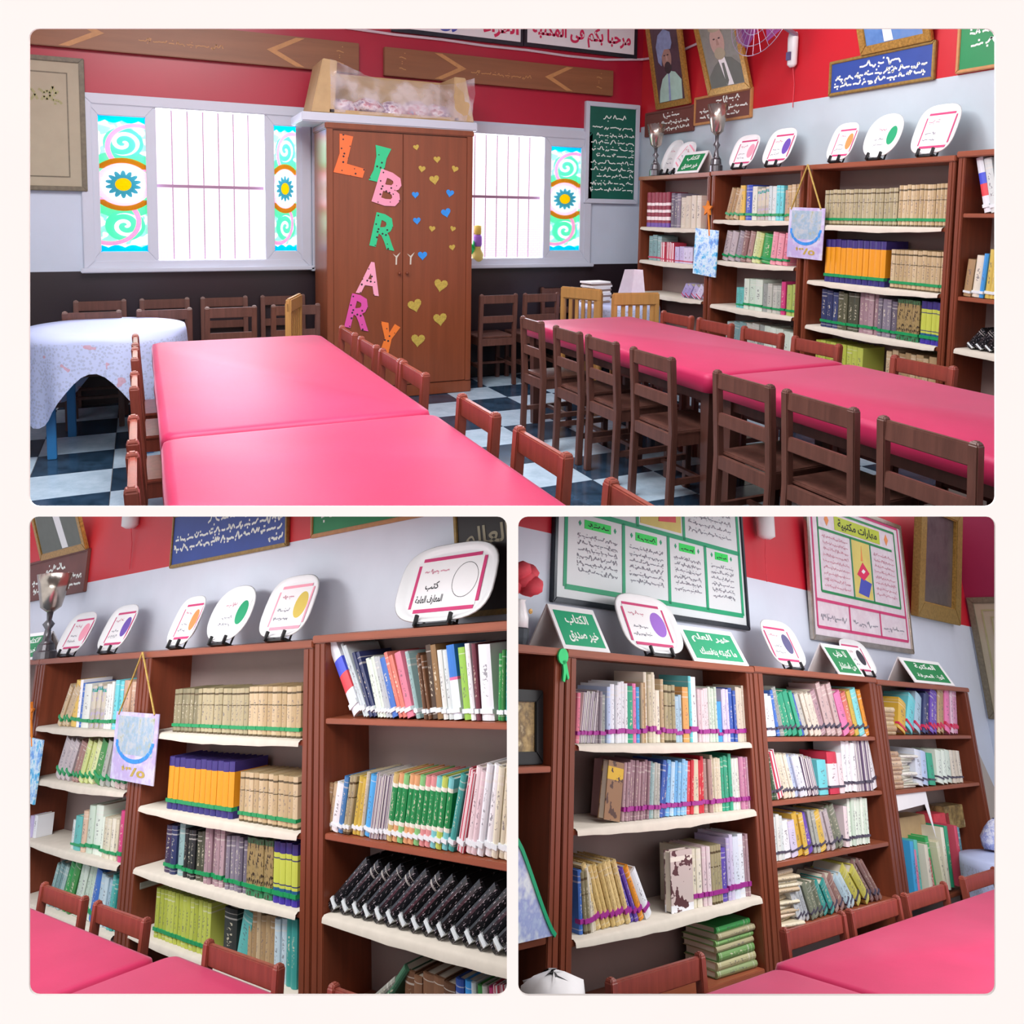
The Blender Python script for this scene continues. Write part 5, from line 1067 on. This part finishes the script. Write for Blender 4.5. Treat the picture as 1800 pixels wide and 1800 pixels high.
def draw_suit_wide(o, w_, h_):
    ply(o, 'painted_suit', [(.06, .06), (.9, .06), (.9, .5), (.1, .5)], 'suit_grey', 1); ply(o, 'painted_shirt', [(.5, .06), (.62, .06), (.55, .5), (.42, .5)], 'card_white', 2)
portrait('lower part of a gilt framed grey portrait, lower left view', -3.19, -2.23, 2.7, .7, .35, 'portrait_grey', draw_suit_wide, .30)
plaque('name_plaque', 'brown plaque of white writing below the cropped portrait, lower left view', -3.6, -2.2, 2.36, 2.70, 'board_brown', 'board_brown', [(.5, .95, .22, .06), (.25, 1.3, .14, .04), (.3, 1.3, .07, .04)], yd=.3, seed=31, w_=.008)
plaque('writing_board', 'blue board of white handwriting in a gilt frame, lower left view', -.79, .66, 2.41, 2.78, 'gilt_dull', 'board_blue', [(.5, 1.05, .25, .05), (.06, 1.4, .175, .036), (.05, 1.39, .115, .036), (1.25, 1.4, .06, .03)], yd=.3, seed=32, w_=.007)
plaque('writing_board', 'green board of white writing, mostly cropped, lower left view', .9, 1.95, 2.425, 2.75, 'inlay_wood', 'sign_green', [(.1, .9, .2, .05), (.1, .9, .1, .05)], yd=.3, seed=33, w_=.007)
o = framed_board('writing_board', 'black board with pale Arabic lettering behind the largest plate', 'sign', T(2.09, .3, 1.93), .9, .6, .025, 'gilt_dull', 'board_black', .018, None, .008)
lettering('العالم', o, .07, .36, .27, .40, -.02, 'mat_beige', .02)
freshener('white wall dispenser above the plates, lower left view', -1.44, 2.765, 1.9)
red_table('red covered table filling the bottom of the lower left view, near half', 1.12, 3.2, -1.5, -.52)
red_table('red covered table filling the bottom of the lower left view, far half', -.98, 1.108, -1.54, -.585)
for lab, x in (('wooden chair at the cropped corner beside the lower red table', -.06), ('wooden chair below the trophy bookcase in the lower left view', .585), ('wooden chair in front of the lime row in the lower left view', 1.615), ('wooden chair below the black albums in the lower left view', 2.44)):
    chair(lab, x, -.52, PI, .53, 'chair_wood_red', 'chairs behind the lower red tables')
def flat_book(label, at, w_, d_, h_, col, kind='book', group=None, cat='book'):
    b = put(kind, bme('cover_plain'), None, at @ Matrix.Rotation(-R90, 4, 'Z') @ Matrix.Rotation(-R90, 4, 'Y') @ T(0, 0, 0) @ Matrix.Diagonal((h_, d_, w_, 1)), label, cat, group); b.color = (*lin(col), 1); return b
for k, (x, a, c, wd) in enumerate(((1.62, 58, '#8a8a80', 'grey'), (1.72, 46, '#3f6a50', 'green-edged grey'))):
    b = put('book', bme('cover_plain'), None, T(x, .03, .425 + .03) @ Matrix.Rotation(math.radians(a), 4, 'Y') @ Matrix.Diagonal((.03, .2, .3, 1)), 'leaning %s book at the bottom of the album bookcase' % wd, 'book'); b.color = (*lin(c), 1)

# ================================================================== RIGHT ALCOVE
use('right', F_RIGHT)
plate('white plate with violet disc between two tent signs', -1.235, .56, .34, 'disc_violet', z0=1.9)
plate('white plate with grey indigo disc under the book poster', .245, .46, .32, 'disc_indigo', z0=1.9)
plate('white plate with black disc behind a tent sign', 1.54, .48, .28, 'disc_black', z0=1.9, y0=.16)
tent('green tent sign nearest the pink flower', -2.05, -1.695, ln=.24, lines=['الكتاب', 'خير صديق'])
tent('green tent sign between violet and indigo disc plates', -.945, -.36, ln=.225, lines=['خير العلم', 'ما كتبته بنفسك'])
tent('green tent sign overlapping the black disc plate', .84, 1.24, ln=.24, lines=['لا خاب', 'من استشار'], face='sign_green')
tent('green tent sign on the end bookcase', 2.15, 3.0, ln=.215, lines=['المكتبة', 'أنواع المعرفة'], face='sign_green')
fl = thing('fabric_flower', 'red fabric flower in a white vase on the bookcase end', 'flower', T(-2.32, .08, 1.886))
MB().lathe([(.05, 0), (.055, .03), (.055, .07), (.05, .075)], 14).build('base', 'dark_frame', fl); MB().lathe([(.05, .075), (.05, .12), (.03, .19), (.035, .2)], 14).build('vase', 'white_plastic', fl, smooth=True)
r = random.Random(9)
for k in range(11):
    a = 2 * PI * k / 11; q = .035 + .03 * (k % 2)
    MB().lathe([(.0, -.03), (.05, -.015), (.06, .02), (.035, .05), (0, .055)], 9, T(q * math.cos(a), q * math.sin(a), .25 + .06 * ((k * 5) % 3) / 2, a, .5)).build('petal', 'rose_red', fl, smooth=True)
MB().lathe([(.0, 0), (.012, .004), (.012, .01), (0, .012)], 8, T(.045, -.03, .15, 0, R90)).build('gold_bead', 'gilt', fl)
hd = thing('foam_hand', 'bright green foam hand cutout on the bookcase post', 'decoration', T(-2.1, -.012, 1.80))
MB().disc(-.005, .05, .035, .035, -.01, 0, 14).build('round_head', 'green_foam', hd); MB().slab([(-.01, .03), (.015, .035), (.04, -.04), (.03, -.05), (.018, -.02), (.01, -.06), (-.004, -.055), (.0, -.01)], -.01, 0).build('lower_strip', 'green_foam', hd)
freshener('white wall dispenser between the two posters', .40, 2.77, 1.9)
# big poster about library subjects
PW, PH = 2.0, 1.05
po = framed_board('library_poster', 'large green ruled poster with book picture and columns of writing', 'poster', T(-1.84, .338, 2.125), PW, PH, .03, 'dark_frame', 'poster_white', .02)
def rule(o, x0, z0, x1, z1, t, m_, nm='rule_line', y=-.0225):
    MB().bar((x0, y, z0), (x1, y, z1), t, .0015).build(nm, m_, o)
for q in ((.1, .09, 1.93, .09), (.1, .09, .1, 1.0), (1.93, .09, 1.93, 1.0), (.1, .52, 1.93, .50), (.62, .09, .62, .51), (1.08, .09, 1.08, .5), (1.5, .09, 1.5, .5), (.76, .51, .76, 1.0), (1.26, .5, 1.26, 1.0)): rule(po, *q, .028, 'sign_teal')
for x0, x1 in ((.2, .56), (.68, 1.02), (1.14, 1.44), (1.56, 1.84)):
    hl = MB().box(x0 + .06, x1 - .06, -.0225, -.02, .425, .475).build('green_heading', 'neon_green', po); scribbles(hl, [(x0 + .08, x1 - .08, .44, .022)], -.0232, 'ink', .003, seed=int(x0 * 50))
    scribbles(po, [(x0, x1, .375 - .038 * k, .02) for k in range(6)], -.0222, 'ink_grey', .0028, seed=int(x0 * 70))
    for xx in (x0 + .02, x1 - .02): MB().disc(xx, .45, .012, .016, -.0222, -.02, 4).build('star_mark', 'sign_teal', po)
MB().box(.79, 1.23, -.0222, -.02, .54, 1.0).build('picture_ground', 'yellow_card', po)
MB().slab([(.83, .66), (1.02, .66), (1.02, 1.0), (.83, 1.0)], -.0234, -.02).build('blue_book_picture', 'pic_blue', po); MB().slab([(.98, .58), (1.17, .6), (1.17, .95), (1.02, .95)], -.0244, -.02).build('red_book_picture', 'pic_red', po)
MB().box(1.38, 1.66, -.0225, -.02, .86, .93).build('orange_heading', 'disc_orange', po); scribbles(po, [(1.4, 1.64, .88, .03)], -.0235, 'ink', .003, seed=77)
scribbles(po, [(.2, .72, .62 + .05 * k, .024) for k in range(5)] + [(1.32, 1.84, .58 + .05 * k, .024) for k in range(5)], -.0222, 'ink_grey', .003, seed=78)
# second poster: library skills
p2 = framed_board('skills_poster', 'poster with lime heading, pink border and stacked books picture', 'poster', T(1.06, .338, 2.13, 0, .05), 1.88, 1.13, .04, 'silver_metal', 'poster_pink', .02)
for q in ((.1, .10, 1.79, .10), (.1, .30, 1.79, .30), (.1, .1, .1, 1.08), (1.79, .1, 1.79, 1.08), (.1, 1.08, 1.79, 1.08), (.66, .1, .66, .3), (1.24, .1, 1.24, .3)): rule(p2, *q, .022, 'sign_magenta')
for q in ((.2, .37, 1.7, .37), (.2, .37, .2, 1.03), (1.7, .37, 1.7, 1.03), (.2, 1.03, 1.7, 1.03), (.2, .86, 1.62, .86), (.78, .37, .78, .86), (1.16, .37, 1.16, .86)): rule(p2, *q, .02, 'sign_green')
MB().box(.5, 1.38, -.0225, -.02, .885, 1.0).build('lime_heading', 'lime_card', p2); lettering('مهارات مكتبية', p2, .56, 1.32, .895, .985, -.024, 'ink', .02)
for x in (.36, 1.52): MB().disc(x, .945, .04, .05, -.0225, -.02, 4).build('star_mark', 'disc_orange', p2)
MB().box(.8, 1.14, -.0222, -.02, .385, .85).build('picture_ground', 'yellow_card', p2)
MB().slab([(.86, .42), (1.05, .40), (1.13, .52), (.93, .55)], -.0235, -.02).build('blue_book_picture', 'sign_blue', p2); MB().slab([(.86, .57), (.98, .53), (1.1, .6), (.98, .68)], -.0245, -.02).build('red_book_picture', 'sign_red', p2); MB().slab([(.94, .6), (.98, .585), (1.02, .61), (.98, .625)], -.0255, -.02).build('white_patch', 'card_white', p2); MB().slab([(.95, .69), (.99, .69), (.98, .82)], -.0235, -.02).build('candle_picture', 'disc_orange', p2)
scribbles(p2, [(.26, .72, .80 - .048 * k, .02) for k in range(9)] + [(1.22, 1.64, .78 - .048 * k, .02) for k in range(8)], -.0222, 'ink_pink', .003, seed=80)
scribbles(p2, [(.16, .6, .17, .04), (.72, 1.18, .17, .04), (1.3, 1.72, .17, .04)], -.0222, 'ink_grey', .004, seed=81)
op = framed_board('dark_painting', 'dark painting in a heavy worn gilt frame near the corner', 'painting', T(3.06, .338, 2.47, 0, .2), 1.06, 1.15, .14, 'gilt_dull', 'painting_dark', .03, None, .04)
MB().ring(.12, .94, .12, 1.03, .03, -.06, -.03).build('inner_moulding', 'gilt', op)
use('right', F_RIGHT @ T(4.6, .30, 1.63, -R90))
fp = framed_board('framed_document', 'framed beige document on the adjoining wall', 'picture', T(-.02, 0, 0), .75, 1.14, .06, 'frame_olive', 'mat_beige', .02)
MB().ring(.12, .63, .12, 1.02, .014, -.024, -.02).build('inner_line', 'mat_olive', fp); MB().ring(.2, .55, .2, .95, .012, -.024, -.02).build('inner_line', 'mat_olive', fp)
use('right', F_RIGHT)
# shelf contents of the bookcase end
fr = framed_board('old_print', 'old brown print in a dark frame standing on the end shelf', 'picture', T(-2.72, .07, 1.399, 0, -.05), .575, .30, .05, 'black_plastic', 'old_print', .01)
fo = thing('plastic_folder', 'green edged plastic folder bent against the shelf side', 'folder', T(-2.12, -.02, .785)); n = 10
pts = [(-.26 + .26 * (k / n) ** .8, .36 * (1 - k / n) ** 1.3 + .006) for k in range(n + 1)]
MB().slab([(-.3, .006), (-.3, .366)] + pts, -.004, 0).build('sheet', 'folder_print', fo)
m = MB()
for (ax, az), (bx_, bz) in zip(pts, pts[1:]): m.bar((ax, -.004, az), (bx_, -.004, bz), .016, .012)
m.build('green_edge', 'sign_teal', fo)
MB().box(-.2, .14, -.1, .1, 0, .64).build('storage_crate', 'board_black', at=T(-2.42, -.24, 0), bevel=.01, label='dark crate standing against the end bookcase', cat='crate')
bag = thing('crumpled_bag', 'crumpled white and purple bag on the dark crate', 'bag', T(-2.36, -.25, .642))
m = MB(); m.lathe([(.02, 0), (.1, .004), (.13, .03), (.12, .07), (.07, .1), (.0, .115)], 14, T(0, 0, 0, .3, -.1)); r = random.Random(4); m.v = [(x + r.uniform(-.02, .02), y + r.uniform(-.02, .02), max(.002, z + r.uniform(-.014, .014))) for x, y, z in m.v]; m.build('bag_body', 'card_white', bag, smooth=True)
MB().box(-.13, -.08, -.1, -.06, .0, .07).build('purple_patch', 'disc_purple', bag)
# lying stacks
def stack(name, label, x0, x1, z, n, th, cols, seed, kind='book', d_=.2, y=.04, jit=.01, rot=.12):
    r = random.Random(seed); zz = z + .002
    for k in range(n):
        t_k = th * r.uniform(.75, 1.25); a = r.uniform(-rot, rot)
        b = put(kind, bme('cover_plain'), None, T(x0 + r.uniform(-jit, jit), y + r.uniform(0, jit), zz + t_k, a * .4) @ Matrix.Rotation(R90, 4, 'Y') @ Matrix.Diagonal((t_k * .97, d_, (x1 - x0) * r.uniform(.9, 1), 1)), '%s, %s up' % (label, ORD(k + 1)), 'book', name)
        b.color = (*lin(cols[k % len(cols)] if k < n - 1 or len(cols) < 9 else cols[-1]), 1); zz += t_k
    return zz
stack('green covered books lying on the lowest shelf', 'green covered book lying in the low stack near a chair', -.83, -.45, .44, 7, .032, ['#8fa070', '#b9b48a', '#6f9a5a', '#a9a27e', '#7fae66', '#b0a884', '#45b35c'], 41)
stack('yellowed booklets piled at the shelf end', 'yellowed booklet in the wavy pile on the paper pile bookcase', -.25, .02, .57, 13, .019, ['#d8cdb4', '#c9b89c', '#d9c4ae', '#bfa98c', '#cfc6b0'], 42, 'booklet', rot=.4, jit=.018)
stack('tan books lying on the top end shelf', 'tan book lying flat on the top end shelf', 1.45, 1.70, 1.512, 6, .032, ['#c4ab88', '#b89c78', '#d0bc98'], 43)
stack('tan books lying on the second end shelf', 'tan book lying flat on the second end shelf', 1.45, 1.68, 1.168, 8, .03, ['#c0a48a', '#b4967a', '#cdb498'], 44)
stack('pale booklets lying on the second end shelf', 'pale booklet in the slanting pile on the second end shelf', 1.70, 1.93, 1.168, 12, .018, ['#d8d6cc', '#c6c4b4', '#e0ded6'], 45, 'booklet', rot=.5, jit=.02)
# floor pile by the cloth table
r = random.Random(8)
for k, (x, a, c, wd, h_) in enumerate(((1.47, 6, '#3a9ad0', 'sky blue', .34), (1.56, 4, '#d87a9c', 'pink', .28), (1.64, 5, '#58b8b0', 'turquoise', .33), (1.73, 2, '#d8d0c0', 'cream', .3), (1.82, -3, '#c05a60', 'brick red', .24), (1.9, -5, '#3aa85c', 'grass green', .36), (1.99, -6, '#d8d4b8', 'ivory', .33), (2.1, 4, '#e0dcc8', 'parchment', .38), (2.22, 5, '#2f9a72', 'emerald', .38), (2.32, 3, '#c84a60', 'crimson', .38), (2.42, 2, '#6a9aa8', 'slate blue', .36))):
    b = put('paperback', bme('cover_plain'), None, T(x, -.02 + .02 * (k % 3), .503 + (.03 if a > 0 else 0)) @ Matrix.Rotation(math.radians(a), 4, 'Y') @ Matrix.Diagonal((.06, .2, h_, 1)), '%s book standing in the crowded low shelf by the round table' % wd, 'book', 'books crowded on the low end shelf'); b.color = (*lin(c), 1)
for k, (x, z_, w_, h_, c, wd) in enumerate(((1.75, .9, .55, .13, 'cardboard', 'brown cardboard'), (2.35, .93, .3, .09, 'rose_red', 'red'), (2.62, .9, .4, .16, 'old_print', 'tan and blue'))):
    MB().box(-w_ / 2, w_ / 2, 0, .14, 0, h_).build('carton', c, at=T(x + .2, .14, z_ - .06), bevel=.004, label='%s carton lying behind the crowded low shelf books' % wd, cat='box')
# loose paper strips hanging below a shelf
m = MB(); m.add([(0, 0, 0), (.55, 0, .0), (.62, 0, -.3), (.5, .0, -.08), (.0, .0, -.1)], [(0, 1, 2, 3, 4)]); m.v += [(x, y + .002, z) for x, y, z in m.v]; m.f += [(9, 8, 7, 6, 5)]; m.m += [0]
m.build('paper_strip', 'card_white', at=T(1.46, .02, 1.143), label='torn white paper strip hanging under the second end shelf', cat='paper')
# leaning grey panel, cloth table, print bundle
gp = MB().add([(3.26, .16, 1.72), (3.36, .16, 1.72), (4.05, .0, .4), (3.3, .0, .4), (3.26, .2, 1.72), (3.36, .2, 1.72), (4.05, .04, .4), (3.3, .04, .4)], [(0, 1, 2, 3), (7, 6, 5, 4), (0, 4, 5, 1), (1, 5, 6, 2), (2, 6, 7, 3), (3, 7, 4, 0)])
gp.build('leaning_panel', 'grey_panel', label='grey board leaning beside the end bookcase', cat='board')
round_table('round table with pale cloth beside the leaning panel', 2.36, -.5, .45, .76, .34, .12, .3, 'table_wood', None, 'pale printed cloth on the round table beside the leaning panel')
bd = thing('printed_bundle', 'blue and white printed cloth bundle on the round table', 'bundle', T(2.6, -.24, .765))
m = MB().lathe([(.03, 0), (.12, .02), (.14, .07), (.09, .13), (.04, .18), (.0, .2)], 10); r = random.Random(6); m.v = [(x + r.uniform(-.02, .02), y + r.uniform(-.02, .02), max(0, z + r.uniform(-.015, .015))) for x, y, z in m.v]; m.build('cloth_body', 'blue_white_print', bd, smooth=True)
MB().slab([(-.02, .1), (.08, .2), (.22, .06), (.1, .08)], -.01, .0).build('white_flap', 'card_white', bd)
red_table('pink red covered table in the lower right view, far half', -1.44, 1.9, -1.62, -.62)
red_table('pink red covered table in the lower right view, near half', -3.6, -1.452, -1.66, -.66)
for lab, x in (('wooden chair in front of the empty bottom shelf, lower right view', -2.13), ('wooden chair in front of the booklet pile, lower right view', -.93), ('wooden chair in front of the leaning olive books, lower right view', -.3), ('wooden chair in front of the crowded low shelf, lower right view', .35), ('wooden chair half hidden by the round cloth table', 1.19)):
    chair(lab, x, -.57, PI, .58, 'chair_wood_red', 'chairs behind the pink red tables')

# ================================================================== CUT: each room ends where the section is cut
bpy.context.view_layer.update()
def cut(objs, n_eye, org=None):
    org = org or EYE; n = (RGT * n_eye[0] + DWN * n_eye[1] + FWD * n_eye[2]).normalized()
    for o in list(objs):
        if o.type != 'MESH' or not len(o.data.vertices): continue
        M = o.matrix_world; d = [(M @ v.co - org).dot(n) for v in o.data.vertices]
        if max(d) <= 1e-5: continue
        if min(d) >= -1e-4:
            if not o.children: objs.remove(o); bpy.data.objects.remove(o)
            else: o.data = bpy.data.meshes.new(o.name)
            continue
        me = o.data.copy(); bm = bmesh.new(); bm.from_mesh(me); inv = M.inverted()
        co = inv @ org; no = (M.to_3x3().transposed() @ n).normalized()
        bmesh.ops.bisect_plane(bm, geom=bm.verts[:] + bm.edges[:] + bm.faces[:], plane_co=co, plane_no=no, clear_outer=True)
        bm.to_mesh(me); bm.free(); o.data = me
cut(ROOM['hall'], (0, 1, -.2804))
for k_, s_ in (('left', 1), ('right', -1)):
    cut(ROOM[k_], (0, -1, .2886)); cut(ROOM[k_], (s_, 0, .0029))
for k_ in ROOM: cut(ROOM[k_], (0, 0, -1), eye_space(0, 0, 1.612))
# things that lost every mesh in the cut are not part of the place
for o in [o for o in bpy.data.objects if o.type == 'EMPTY' and o.parent is None]:
    if not any(c.type == 'MESH' and len(c.data.vertices) for c in o.children_recursive):
        for c in list(o.children_recursive): bpy.data.objects.remove(c)
        bpy.data.objects.remove(o)
